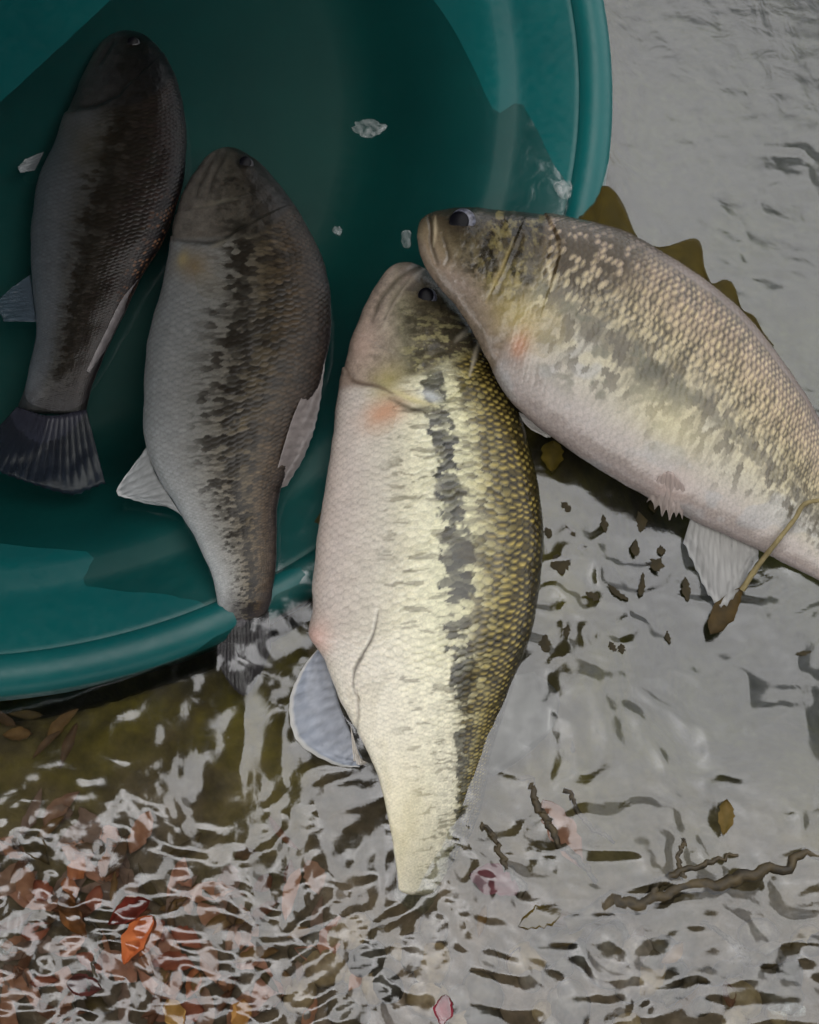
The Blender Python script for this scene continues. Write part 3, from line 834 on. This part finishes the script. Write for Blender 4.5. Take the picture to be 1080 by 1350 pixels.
f2 = empty('bass_fish', tuple(at((310, 500), -0.03)), 'grey bass with a brown back and black stripe, its tail hanging over the tub lip', 'fish')
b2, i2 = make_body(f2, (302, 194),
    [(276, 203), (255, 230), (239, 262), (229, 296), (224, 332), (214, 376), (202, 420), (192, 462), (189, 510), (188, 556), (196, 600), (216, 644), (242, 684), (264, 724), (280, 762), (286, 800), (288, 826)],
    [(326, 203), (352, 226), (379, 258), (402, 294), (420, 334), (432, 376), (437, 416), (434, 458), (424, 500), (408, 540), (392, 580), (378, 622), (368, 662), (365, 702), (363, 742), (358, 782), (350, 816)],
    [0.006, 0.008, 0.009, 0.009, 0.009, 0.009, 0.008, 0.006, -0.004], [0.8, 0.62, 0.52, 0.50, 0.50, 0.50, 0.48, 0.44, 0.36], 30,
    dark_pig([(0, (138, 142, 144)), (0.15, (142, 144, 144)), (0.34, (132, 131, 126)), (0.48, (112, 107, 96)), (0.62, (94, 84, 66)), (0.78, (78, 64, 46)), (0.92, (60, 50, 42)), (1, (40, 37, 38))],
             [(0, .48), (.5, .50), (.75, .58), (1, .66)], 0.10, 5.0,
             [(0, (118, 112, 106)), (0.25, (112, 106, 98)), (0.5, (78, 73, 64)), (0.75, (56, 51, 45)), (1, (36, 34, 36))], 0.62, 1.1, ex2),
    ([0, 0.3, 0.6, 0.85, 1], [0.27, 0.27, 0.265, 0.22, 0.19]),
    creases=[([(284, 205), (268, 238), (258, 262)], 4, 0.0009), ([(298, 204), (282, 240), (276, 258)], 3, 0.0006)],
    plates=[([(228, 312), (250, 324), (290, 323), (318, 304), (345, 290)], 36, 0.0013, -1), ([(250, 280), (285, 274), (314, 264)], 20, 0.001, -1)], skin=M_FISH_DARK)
make_eye(f2, i2, 324, 220, 11, M_IRIS_DARK, off=(-0.1, -0.25), pr=0.8)
make_fin('pectoral_fin', f2, [(254, 345), (262, 350), (268, 356)], [(262, 392), (280, 402), (300, 396), (308, 378)], [0.03] * 3, [0.03] * 3, (150, 130, 92), (120, 114, 100), 11, M_FIN_SHEER, corr=0.0002, nw=18, info=i2)
make_fin('anal_fin', f2, [(194, 588), (204, 622), (222, 652), (240, 680)], [(184, 604), (153, 648), (176, 660), (224, 668)], [0.010] * 4, [0.010, 0.009, 0.006, 0.006], (150, 152, 152), (150, 154, 156), 9, M_FIN, corr=0.0009, edge_col=(210, 212, 212))
make_fin('dorsal_fin', f2, [(424, 474), (391, 538), (373, 592), (358, 648)], [(430, 470), (422, 540), (409, 588), (380, 640)], [0.016, 0.024, 0.022, 0.014], [0.012, 0.009, 0.008, 0.007], (126, 119, 117), (130, 123, 121), 12, M_FIN, corr=0.0008, edge_col=(142, 138, 138), ragged=0.06)
make_fin('tail_fin', f2, [(287, 806), (318, 812), (354, 800)], [(286, 872), (302, 902), (324, 920), (344, 890), (358, 856)], [-0.001, 0.002, -0.002], [-0.011, -0.012, -0.014], (74, 70, 74), (80, 75, 82), 15, M_FIN_CLEAR, corr=0.0005)


def ex1(c, g):
    c = patch(c, g, 82, 158, 14, 18, 0.2, lin(112, 108, 104), 0.6)
    c = patch(c, g, 108, 190, 26, 40, 0.2, lin(92, 86, 70), 0.5)
    c = line(c, g, [(84, 140), (120, 142), (150, 130), (166, 112)], 3, lin(34, 32, 30), 0.7)
    c = line(c, g, [(142, 50), (122, 80), (112, 100)], 4, lin(96, 92, 86), 0.6)
    c = line(c, g, [(150, 56), (130, 88)], 3, lin(36, 34, 32), 0.7)
    rd = sm(0.55, 0.75, g['rnd']) * sm(0.78, 0.9, g['v']) * sm(240, 320, g['py']) * sm(420, 350, g['py']) * sm(0.7, 0.3, g['edge'])
    c = mix(c, lin(170, 120, 84), 0.7 * rd)
    return c


f1 = empty('bass_fish', tuple(at((140, 320), -0.03)), 'darkest bass, nearly black back and slate belly, wholly inside the tub with its tail spread', 'fish')
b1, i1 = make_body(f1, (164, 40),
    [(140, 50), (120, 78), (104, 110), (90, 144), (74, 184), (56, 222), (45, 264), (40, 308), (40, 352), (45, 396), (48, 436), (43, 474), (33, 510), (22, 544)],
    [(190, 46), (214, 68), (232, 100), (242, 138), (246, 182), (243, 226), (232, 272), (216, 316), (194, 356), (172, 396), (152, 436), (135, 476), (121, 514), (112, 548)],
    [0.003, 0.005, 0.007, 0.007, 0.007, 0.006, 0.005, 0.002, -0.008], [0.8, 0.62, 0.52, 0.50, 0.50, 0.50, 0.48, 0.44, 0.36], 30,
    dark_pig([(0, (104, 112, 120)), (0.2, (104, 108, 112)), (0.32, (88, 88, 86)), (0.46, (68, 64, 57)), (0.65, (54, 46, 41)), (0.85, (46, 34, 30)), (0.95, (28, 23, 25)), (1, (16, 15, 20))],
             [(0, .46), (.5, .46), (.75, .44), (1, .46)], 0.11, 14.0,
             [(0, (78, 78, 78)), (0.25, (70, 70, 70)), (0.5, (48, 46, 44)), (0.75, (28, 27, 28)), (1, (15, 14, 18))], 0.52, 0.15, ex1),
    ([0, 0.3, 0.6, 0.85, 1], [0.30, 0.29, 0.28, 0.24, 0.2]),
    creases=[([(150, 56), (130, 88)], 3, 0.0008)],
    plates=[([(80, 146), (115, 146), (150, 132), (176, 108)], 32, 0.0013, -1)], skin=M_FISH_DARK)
make_eye(f1, i1, 176, 60, 10, M_IRIS_DARK, off=(-0.1, -0.25), pr=0.8)
make_fin('pelvic_fin', f1, [(58, 200), (52, 212), (46, 224)], [(34, 210), (24, 222), (28, 228)], [0.006] * 3, [0.004] * 3, (96, 100, 104), (170, 176, 178), 5, M_FIN, corr=0.0008)
make_fin('anal_fin', f1, [(40, 362), (44, 392), (48, 424)], [(18, 378), (-4, 400), (4, 424)], [0.004] * 3, [0.003] * 3, (84, 96, 108), (76, 92, 104), 9, M_FIN_CLEAR, corr=0.0008)
make_fin('dorsal_fin', f1, [(186, 366), (160, 392), (140, 430), (112, 492)], [(182, 368), (170, 396), (160, 444), (118, 496)], [0.008, 0.008, 0.006, 0.004], [0.006, 0.005, 0.004, 0.003], (128, 122, 122), (64, 58, 58), 9, M_FIN, corr=0.0012, edge_col=(112, 108, 110), ragged=0.3, info=i1)  # pale base and edge paint the highlight along the back
make_fin('tail_fin', f1, [(22, 536), (64, 548), (114, 540)], [(-30, 596), (-4, 622), (40, 640), (92, 654), (140, 640)], [0.000, 0.003, -0.001], [-0.008, -0.007, -0.008, -0.010], (46, 46, 56), (42, 50, 66), 17, M_FIN, corr=0.0005)
# ------------------------------------------------------------------ unseen dock and pier, added to shade the tub and darken reflections
M_WOOD = noisy_mat('added dock wood', (0.022, 0.020, 0.017), (0.055, 0.048, 0.040), 9, 0.85, 0.5, 0.004)


def box(name, c, ax, half, mat, parent, bev=0.0):
    c = np.asarray(c, float)
    V = [c + ax[0] * half[0] * i + ax[1] * half[1] * j + ax[2] * half[2] * k for i in (-1, 1) for j in (-1, 1) for k in (-1, 1)]
    F_ = [(0, 1, 3, 2), (4, 6, 7, 5), (0, 4, 5, 1), (2, 3, 7, 6), (0, 2, 6, 4), (1, 5, 7, 3)]
    return mesh_obj(name, V, F_, mat, parent, smooth=False)


DZ = 0.47
EZ = np.array([0, 0, 1.0])
dock = empty('added_shade_dock', (-0.6, 0.9, -0.2), 'unseen wooden dock added over the water behind the tub to shade it', 'added dock')


def dock_end(x):  # edge cut to suit the shade and dark reflection over the tub
    return -0.17 if x < -0.125 else 0.02 + (x + 0.12) * 1.64


for k in range(10):
    x1 = 0.18 - k * 0.15; x0 = x1 - 0.152; lap = (k % 2) * 0.003
    ya, yb = dock_end(x0 + 0.006), dock_end(x1 - 0.006)
    V = [(x0, ya, DZ + lap), (x1, yb, DZ + lap), (x1, 5.0, DZ + lap), (x0, 5.0, DZ + lap)]
    V += [(x_, y_, DZ + lap + 0.036) for x_, y_, _ in V]
    mesh_obj('plank', V, [(3, 2, 1, 0), (4, 5, 6, 7), (0, 1, 5, 4), (1, 2, 6, 5), (2, 3, 7, 6), (3, 0, 4, 7)], M_WOOD, dock, smooth=False)
pier = empty('added_shade_pier', (0.1, -1.0, -0.2), 'unseen wooden pier added over the shallows to darken the ripple reflections', 'added pier')  # added out of view to give the ripples dark shapes to reflect
for k in range(18):
    x1 = 1.30 - k * 0.146; x0 = x1 - 0.148; lap = (k % 2) * 0.003
    ye = -0.38 - 0.006 * ((k * 5) % 4)
    V = [(x0, -2.2, DZ + lap), (x1, -2.2, DZ + lap), (x1, ye, DZ + lap), (x0, ye, DZ + lap)]
    V += [(x_, y_, DZ + lap + 0.036) for x_, y_, _ in V]
    mesh_obj('plank', V, [(3, 2, 1, 0), (4, 5, 6, 7), (0, 1, 5, 4), (1, 2, 6, 5), (2, 3, 7, 6), (3, 0, 4, 7)], M_WOOD, pier, smooth=False)
AX = (np.array([1.0, 0, 0]), np.array([0, 1.0, 0]), EZ)
for y_ in (-1.9, -0.9):
    box('beam', (0.0, y_, DZ - 0.061), AX, (1.25, 0.03, 0.06), M_WOOD, pier)
    for x_ in (1.1, -1.1):
        box('post', (x_, y_ + 0.083, DZ / 2 - 0.16), AX, (0.05, 0.05, DZ / 2 + 0.158), M_WOOD, pier)
for y_ in (2.4, 4.4):
    box('beam', (-0.58, y_, DZ - 0.061), AX, (0.72, 0.03, 0.06), M_WOOD, dock)
    for x_ in (0.02, -1.2):
        box('post', (x_, y_ + 0.083, DZ / 2 - 0.16), AX, (0.05, 0.05, DZ / 2 + 0.158), M_WOOD, dock)

# ------------------------------------------------------------------ leaves, twigs, pebbles, floating bits
MPP = DIST / 675 * HH


def leaf_mesh(L, W, curl, seed, serr=0.06, n=12):
    rng = np.random.RandomState(seed)
    t = np.linspace(0, 1, n + 1)
    w = W / 2 * np.sin(np.pi * t ** 0.85) ** 0.8 * (1 + serr * rng.uniform(-1, 1, n + 1)); w[0] = w[-1] = W * 0.01
    bend = 0.10 * L * np.sin(t * np.pi) * rng.uniform(-1, 1)
    V = []
    for f in (-1, -0.5, 0, 0.5, 1):
        ww = w * (1 + 0.1 * rng.uniform(-1, 1, n + 1))
        z = curl * W * (abs(f) ** 2) + 0.10 * L * curl * (t - 0.5) ** 2 + 0.02 * W * rng.uniform(-1, 1, n + 1) + (0.03 * W if f == 0 else 0)
        V.append(np.stack([(t - 0.5) * L, f * ww + bend, z], -1))
    V = np.array(V).reshape(-1, 3)
    F_ = grid_faces(5, n + 1)
    V = np.concatenate([V, V - [0, 0, 0.0004]]); k = 5 * (n + 1)
    return V, np.concatenate([F_, F_[:, ::-1] + k])


LEAF_M = {}


def leaf_mat(c, c2):
    key = (c, c2)
    if key not in LEAF_M:
        m_ = noisy_mat('dead leaf', tuple(lin(*c)), tuple(lin(*c2)), 110, 0.6, 0.4, 0.0015, 0.15, 0.3, 0.7)
        LEAF_M[key] = m_
    return LEAF_M[key]


def put_leaf(x, y, L, W, ang, c, c2, label, group=None, z=None, curl=0.25, tilt=(0, 0), name='dead_leaf', seed=None, cat='leaf'):
    seed = seed if seed is not None else int(x * 7 + y * 3)
    V, F_ = leaf_mesh(L * MPP, W * MPP, curl, seed, 0.45 if name == 'reflection_gap' else 0.16)
    o = mesh_obj(name, V, F_, leaf_mat(c, c2))
    p = at((x, y), 0.0)
    zz = min(bed_z(p) + 0.003, -0.009) if z is None else z
    p = at((x, y), zz)
    o.location = p
    o.rotation_euler = (R(tilt[0]), R(tilt[1]), R(-ang))
    return tag(o, label, cat, group)


put_leaf(100, 1206, 66, 24, 58, (48, 34, 22), (120, 76, 36), 'dark narrow leaf with an orange tip floating among pale leaves', z=-0.0045)
put_leaf(184, 1240, 62, 30, 118, (160, 78, 42), (200, 118, 68), 'bright orange curled leaf floating beside a dark red leaf', z=-0.0045, curl=0.35)
put_leaf(172, 1204, 54, 26, 150, (74, 30, 24), (120, 48, 34), 'dark red curled leaf touching a bright orange leaf', z=-0.0045, curl=0.4)
put_leaf(112, 1300, 42, 26, 10, (64, 34, 30), (88, 46, 40), 'small maroon leaf with a thin stem in the leaf litter', z=-0.0045)
put_leaf(46, 1122, 52, 22, 40, (48, 42, 26), (78, 64, 36), 'olive black leaf floating over pale tan leaves', z=-0.0045)
put_leaf(585, 1332, 34, 22, 100, (120, 28, 46), (160, 60, 74), 'crimson petal like leaf standing among the pebbles', z=-0.0045, curl=0.5)
put_leaf(740, 1100, 92, 34, 62, (110, 74, 56), (148, 112, 92), 'reddish brown long leaf sunk below the pale fish fin', z=-0.006)
put_leaf(652, 1166, 64, 34, 20, (84, 44, 50), (116, 70, 76), 'plum coloured leaf sunk beside the pale fish tail', z=-0.005)
put_leaf(712, 1211, 56, 26, 160, (70, 58, 22), (92, 78, 36), 'olive brown leaf floating at the end of a twig', z=-0.003)
put_leaf(955, 1078, 44, 18, 100, (76, 64, 24), (110, 90, 50), 'small olive leaf floating alone above the long twig', z=0.0025)
put_leaf(232, 1338, 40, 24, 60, (150, 112, 56), (180, 142, 84), 'yellow leaf beside a pink stem in the litter', z=-0.006)
put_leaf(318, 1338, 36, 24, 100, (150, 106, 52), (176, 132, 76), 'amber leaf lying against small pebbles', z=-0.006)
put_leaf(728, 604, 46, 30, 95, (56, 48, 14), (80, 68, 22), 'olive patch of open murky water added as a leaf between the two pale bellied fish', z=0.0005)  # open murky water, added as a leaf shape
tan = [((112, 82, 66), (150, 116, 96)), ((128, 86, 64), (164, 118, 92)), ((96, 76, 66), (132, 108, 94)), ((136, 92, 74), (176, 128, 106))]
brn = [((62, 48, 34), (98, 74, 50)), ((74, 46, 34), (112, 76, 52)), ((54, 44, 28), (84, 70, 40)), ((90, 66, 40), (124, 96, 60))]
org = [((140, 80, 50), (176, 116, 78)), ((116, 62, 46), (150, 90, 66))]
rl = random.Random(5)


def where(x, y):
    if y < 1040: return 'lying below the tub rim'
    if x > 430: return 'lying among the pebbles'
    if x > 230: return 'lying between the orange leaf and the pebbles'
    if y > 1270: return 'lying beyond the maroon leaf'
    if math.hypot(x - 180, y - 1225) < 70: return 'lying around the bright orange leaf'
    return 'lying around the dark leaf with the orange tip'


TANW = ['dusty tan', 'peach tan', 'greyish tan', 'salmon tan']; BRNW = ['dark brown', 'reddish brown', 'olive brown', 'light brown']; ORGW = ['rusty orange', 'brick red']
for k in range(110):
    x = rl.uniform(-20, 340) if k < 92 else rl.uniform(300, 480); y = rl.uniform(1085, 1350) if k % 4 else rl.uniform(1060, 1160)
    if x > 200 and y < 1150: continue
    ci = rl.randrange(4); c = tan[ci]; L_ = rl.uniform(30, 66)
    put_leaf(x, y, L_, rl.uniform(13, 28), rl.uniform(0, 360), *c, f"{'large' if L_ > 48 else 'middling'} {TANW[ci]} dead leaf {where(x, y)}", 'pale tan leaves in the leaf litter', curl=rl.uniform(0, 0.25), tilt=(rl.uniform(-9, 9), rl.uniform(-9, 9)), seed=k)
for k in range(58):
    x = rl.uniform(-20, 400) if k < 44 else rl.uniform(380, 1080); y = rl.uniform(1090, 1350) if k < 38 else rl.uniform(1200, 1350)
    if k >= 52: x, y = rl.uniform(0, 120), rl.uniform(925, 990)
    ci = rl.randrange(4); c = brn[ci]; L_ = rl.uniform(26, 64)
    put_leaf(x, y, L_, rl.uniform(9, 20), rl.uniform(0, 360), *c, f"{'long' if L_ > 45 else 'short'} {BRNW[ci]} dead leaf {where(x, y)}", 'dull brown leaves in the leaf litter', z=rl.choice([None, None, -0.010, -0.007]), curl=rl.uniform(0.1, 0.4), tilt=(rl.uniform(-12, 12), rl.uniform(-12, 12)), seed=100 + k)
for k in range(14):
    x = rl.uniform(20, 330); y = rl.uniform(1130, 1350)
    ci = rl.randrange(2); c = org[ci]
    put_leaf(x, y, rl.uniform(26, 52), rl.uniform(12, 24), rl.uniform(0, 360), *c, f'small {ORGW[ci]} leaf fragment {where(x, y)}', 'rusty orange leaf fragments in the leaf litter', z=rl.choice([-0.010, -0.007]), curl=rl.uniform(0.1, 0.4), tilt=(rl.uniform(-12, 12), rl.uniform(-12, 12)), seed=200 + k)

# pebbles
def pebble_mesh(seed):
    rng = np.random.RandomState(seed)
    nr, ns = 7, 12
    V = []
    for i in range(nr):
        ph = math.pi * (i + 0.02) / (nr - 1 + 0.04)
        for j in range(ns):
            t_ = 2 * math.pi * j / ns
            V.append((math.sin(ph) * math.cos(t_), 0.8 * math.sin(ph) * math.sin(t_), 0.5 * math.cos(ph)))
    V = np.array(V)
    V *= (1 + 0.22 * (fbm(V[:, 0] * 1.5 + seed * 3.1 + 9, V[:, 1] * 1.5 + V[:, 2] * 2 + 4, 2) - 0.5))[:, None]
    return V, grid_faces(nr, ns, True)


PB = [pebble_mesh(k) for k in range(6)]
pmats = [noisy_mat('wet pebble', tuple(lin(*a_)), tuple(lin(*b_)), 160, 0.5, 0.3, 0.001) for a_, b_ in (((60, 52, 40), (100, 88, 70)), ((84, 74, 66), (130, 118, 106)), ((46, 42, 36), (78, 72, 62)), ((110, 92, 66), (150, 130, 98)))]
for k in range(70):
    x = rl.uniform(380, 1080); y = rl.uniform(1225, 1352)
    r_ = rl.uniform(12, 30) * MPP
    V, F_ = PB[k % 6]
    ci = rl.randrange(4)
    o = mesh_obj('pebble', V * r_, F_, pmats[ci])
    p = at((x, y), -0.012); o.location = (p[0], p[1], bed_z(p) + 0.1 * r_)
    o.rotation_euler = (rl.uniform(-.2, .2), rl.uniform(-.2, .2), rl.uniform(0, 6.28))
    tag(o, f"{'large' if r_ > 21 * MPP else 'small'} {('brown', 'grey', 'blackish', 'sandy')[ci]} pebble {'near the rotten twig' if x > 820 else ('near the crimson leaf' if x < 690 else 'below the long crooked twig')}", 'pebble', 'pebbles on the lake bed')

# twigs
M_BARK = noisy_mat('wet dark bark', tuple(lin(36, 30, 18)), tuple(lin(72, 60, 34)), 140, 0.6, 0.6, 0.002)


def tube(name, pts, zs, radii, mat, parent=None, ns=9, n=70, jit=0.0):
    P = spline(np.array(pts, float), np.linspace(0, len(pts) - 1, n))
    P = P + jit * (np.stack([fbm(np.linspace(0, 14, n), np.full(n, 1.5), 3), fbm(np.linspace(0, 14, n), np.full(n, 8.5), 3)], -1) - 0.5)
    z = np.interp(np.linspace(0, 1, n), np.linspace(0, 1, len(zs)), zs)
    Q = at(P, z)
    rad = np.interp(np.linspace(0, 1, n), np.linspace(0, 1, len(radii)), radii) * MPP * (0.8 + 0.4 * fbm(np.linspace(0, 20, n), np.full(n, 3.3), 2))
    T_ = np.gradient(Q, axis=0); T_ /= np.linalg.norm(T_, axis=1)[:, None]
    S_ = np.cross(T_, [0, 0, 1.0]); S_ /= np.linalg.norm(S_, axis=1)[:, None]
    U_ = np.cross(S_, T_)
    a_ = np.linspace(0, 2 * np.pi, ns, endpoint=False)
    V = Q[:, None] + rad[:, None, None] * (np.cos(a_)[None, :, None] * S_[:, None] + np.sin(a_)[None, :, None] * U_[:, None])
    return mesh_obj(name, V.reshape(-1, 3), grid_faces(n, ns, True), mat, parent)


def twig(label, pts, zs, radii, forks=(), jit=34):
    e_ = empty('twig', tuple(at(pts[0], zs[0])), label, 'twig')
    st = tube('stem', pts, zs, radii, M_BARK, e_, jit=jit)
    for fp, fz, fr_ in forks:
        tube('side_shoot', fp, fz, fr_, M_BARK, e_, jit=jit * 0.5, n=30)


twig('long dark crooked twig floating with short side shoots', [(752, 1216), (800, 1200), (850, 1188), (905, 1172), (960, 1160), (1020, 1146), (1095, 1122)], [-0.006, -0.004, -0.005, -0.003, -0.004], [10, 12, 8, 9, 6, 5],
     [([(850, 1188), (880, 1158), (925, 1140), (975, 1126)], [-0.004, -0.003], [7, 4, 2]), ([(905, 1172), (895, 1130), (905, 1105)], [-0.004, -0.003], [4, 2])])
twig('thick rotten twig half sunk among the pebbles', [(880, 1316), (930, 1290), (985, 1268), (1040, 1256), (1100, 1240)], [-0.007, -0.005, -0.005, -0.006], [8, 10, 8, 7],
     [([(985, 1268), (965, 1240), (925, 1215)], [-0.001, -0.002], [5, 2])])
twig('short bent black twig beside the plum coloured leaf', [(690, 1180), (668, 1140), (655, 1110), (640, 1090)], [-0.003, -0.001, -0.002], [4, 3, 2])
twig('slim brown twig sunk along the reddish brown leaf', [(690, 1020), (715, 1068), (745, 1115), (790, 1160)], [-0.004, -0.002, -0.004], [3, 5, 4, 3], [([(745, 1040), (775, 1085), (812, 1110)], [-0.003, -0.003], [4, 2])])
twig('thin reddish twig crossing the leaf litter', [(80, 1348), (118, 1300), (132, 1245), (122, 1215)], [-0.005, -0.004, -0.005], [2, 2.5, 2])

# long stemmed leaf over the tail of the golden fish
ls = empty('willow_leaf', tuple(at((960, 810), 0.002)), 'slender dark brown leaf with a long stem lying over the golden fish tail', 'leaf')
V, F_ = leaf_mesh(78 * MPP, 30 * MPP, 0.15, 77)
lb = mesh_obj('blade', V, F_, leaf_mat((44, 36, 20), (70, 56, 30)))
lb.location = at((957, 806), 0.003); lb.rotation_euler = (0, 0, R(54))
bpy.context.view_layer.update()
lb.parent = ls; lb.matrix_parent_inverse = ls.matrix_world.inverted()
tube('stem', [(978, 778), (1000, 745), (1026, 712), (1048, 684), (1062, 664), (1095, 658)], [0.004, 0.014, 0.024, 0.029, 0.030], [4, 3.2, 3, 2.6], leaf_mat((92, 82, 56), (140, 128, 92)), ls)

# gaps in the sky reflection below the golden fish, added as dark bits
bits = [(797, 690, 26, 9, 95), (843, 688, 30, 11, 92), (839, 722, 24, 12, 88), (862, 662, 30, 12, 90), (867, 744, 20, 16, 60), (872, 726, 12, 11, 0), (905, 776, 34, 9, 92), (781, 786, 20, 9, 150), (815, 780, 34, 9, 140), (846, 770, 34, 8, 80), (746, 668, 18, 9, 130),
        (722, 702, 16, 10, 110), (768, 722, 14, 9, 10), (752, 700, 20, 7, 130), (740, 742, 30, 22, 20), (820, 855, 14, 8, 95), (808, 852, 16, 8, 120), (720, 848, 24, 14, 90), (748, 832, 18, 10, 80), (882, 840, 18, 6, 100), (755, 985, 16, 6, 90), (1060, 860, 24, 5, 10)]
for k, (x, y, L, W, a_) in enumerate(bits):
    put_leaf(x, y, L, W, -a_, (38, 34, 22), (56, 48, 28), f"{('round' if W > 0.6 * L else ('slender' if W < 0.33 * L else 'oval'))} dark reflection gap added {'close to the pale fish back' if x < 790 else 'below the golden fish belly'}", 'dark reflection gaps added on the grey water', z=0.0002, curl=0.0, name='reflection_gap', seed=300 + k, cat='reflection gap')

# foam, and a glint drawn as the same pale film
m, n, l, b = new_mat('foam')
b.inputs['Base Color'].default_value = (0.6, 0.64, 0.64, 1); b.inputs['Roughness'].default_value = 0.12
tr = n.new('ShaderNodeBsdfTransparent'); mx = n.new('ShaderNodeMixShader')
t = noise_node(n, l, 260, 3)
r = ramp(n, l, t.outputs['Fac'], [(0.35, (0.6, 0.6, 0.6)), (0.65, (0.95, 0.95, 0.95))])
l.new(r.outputs[0], mx.inputs['Fac']); l.new(b.outputs[0], mx.inputs[1]); l.new(tr.outputs[0], mx.inputs[2])
l.new(mx.outputs[0], n['Material Output'].inputs['Surface'])
M_FOAM = m


def foam(x, y, rx, ry, n_, label, z=0.0008):
    rg = np.random.RandomState(int(x + y))
    ns, nr = 36, 7
    a_ = np.linspace(0, 2 * np.pi, ns, endpoint=False)
    ed = 0.55 + 0.9 * fbm(np.cos(a_) * 1.6 + x, np.sin(a_) * 1.6 + y, 3)
    V = []
    for i in range(nr + 1):
        f = max(i / nr, 0.02)
        q = np.stack([x + rx * f * ed * np.cos(a_), y + ry * f * ed * np.sin(a_)], -1)
        h = z - 0.001 + 0.0022 * np.sqrt(max(0, 1 - f * f)) * 0.7
        V.append(at(q, np.full(len(q), 1.0) * h))
    tag(mesh_obj('foam_glint_patch', np.concatenate(V), grid_faces(nr + 1, ns, True), M_FOAM), label, 'foam')


foam(744, 249, 16, 11, 7, 'white foam blob against the tub rim beside the golden fish back')
foam(536, 316, 7, 12, 5, 'white foam blob at the mouth of the golden fish')
foam(486, 168, 22, 12, 7, 'thin pale streak floating in the tub away from the fish')
foam(445, 304, 7, 6, 4, 'tiny foam dot floating in the tub near the grey fish')
foam(8, 1250, 10, 12, 5, 'small white foam dot on the leaf litter')
foam(1040, 1330, 22, 10, 6, 'white glint drawn as a film over pebbles below the rotten twig')  # glint on the water, painted as a pale film
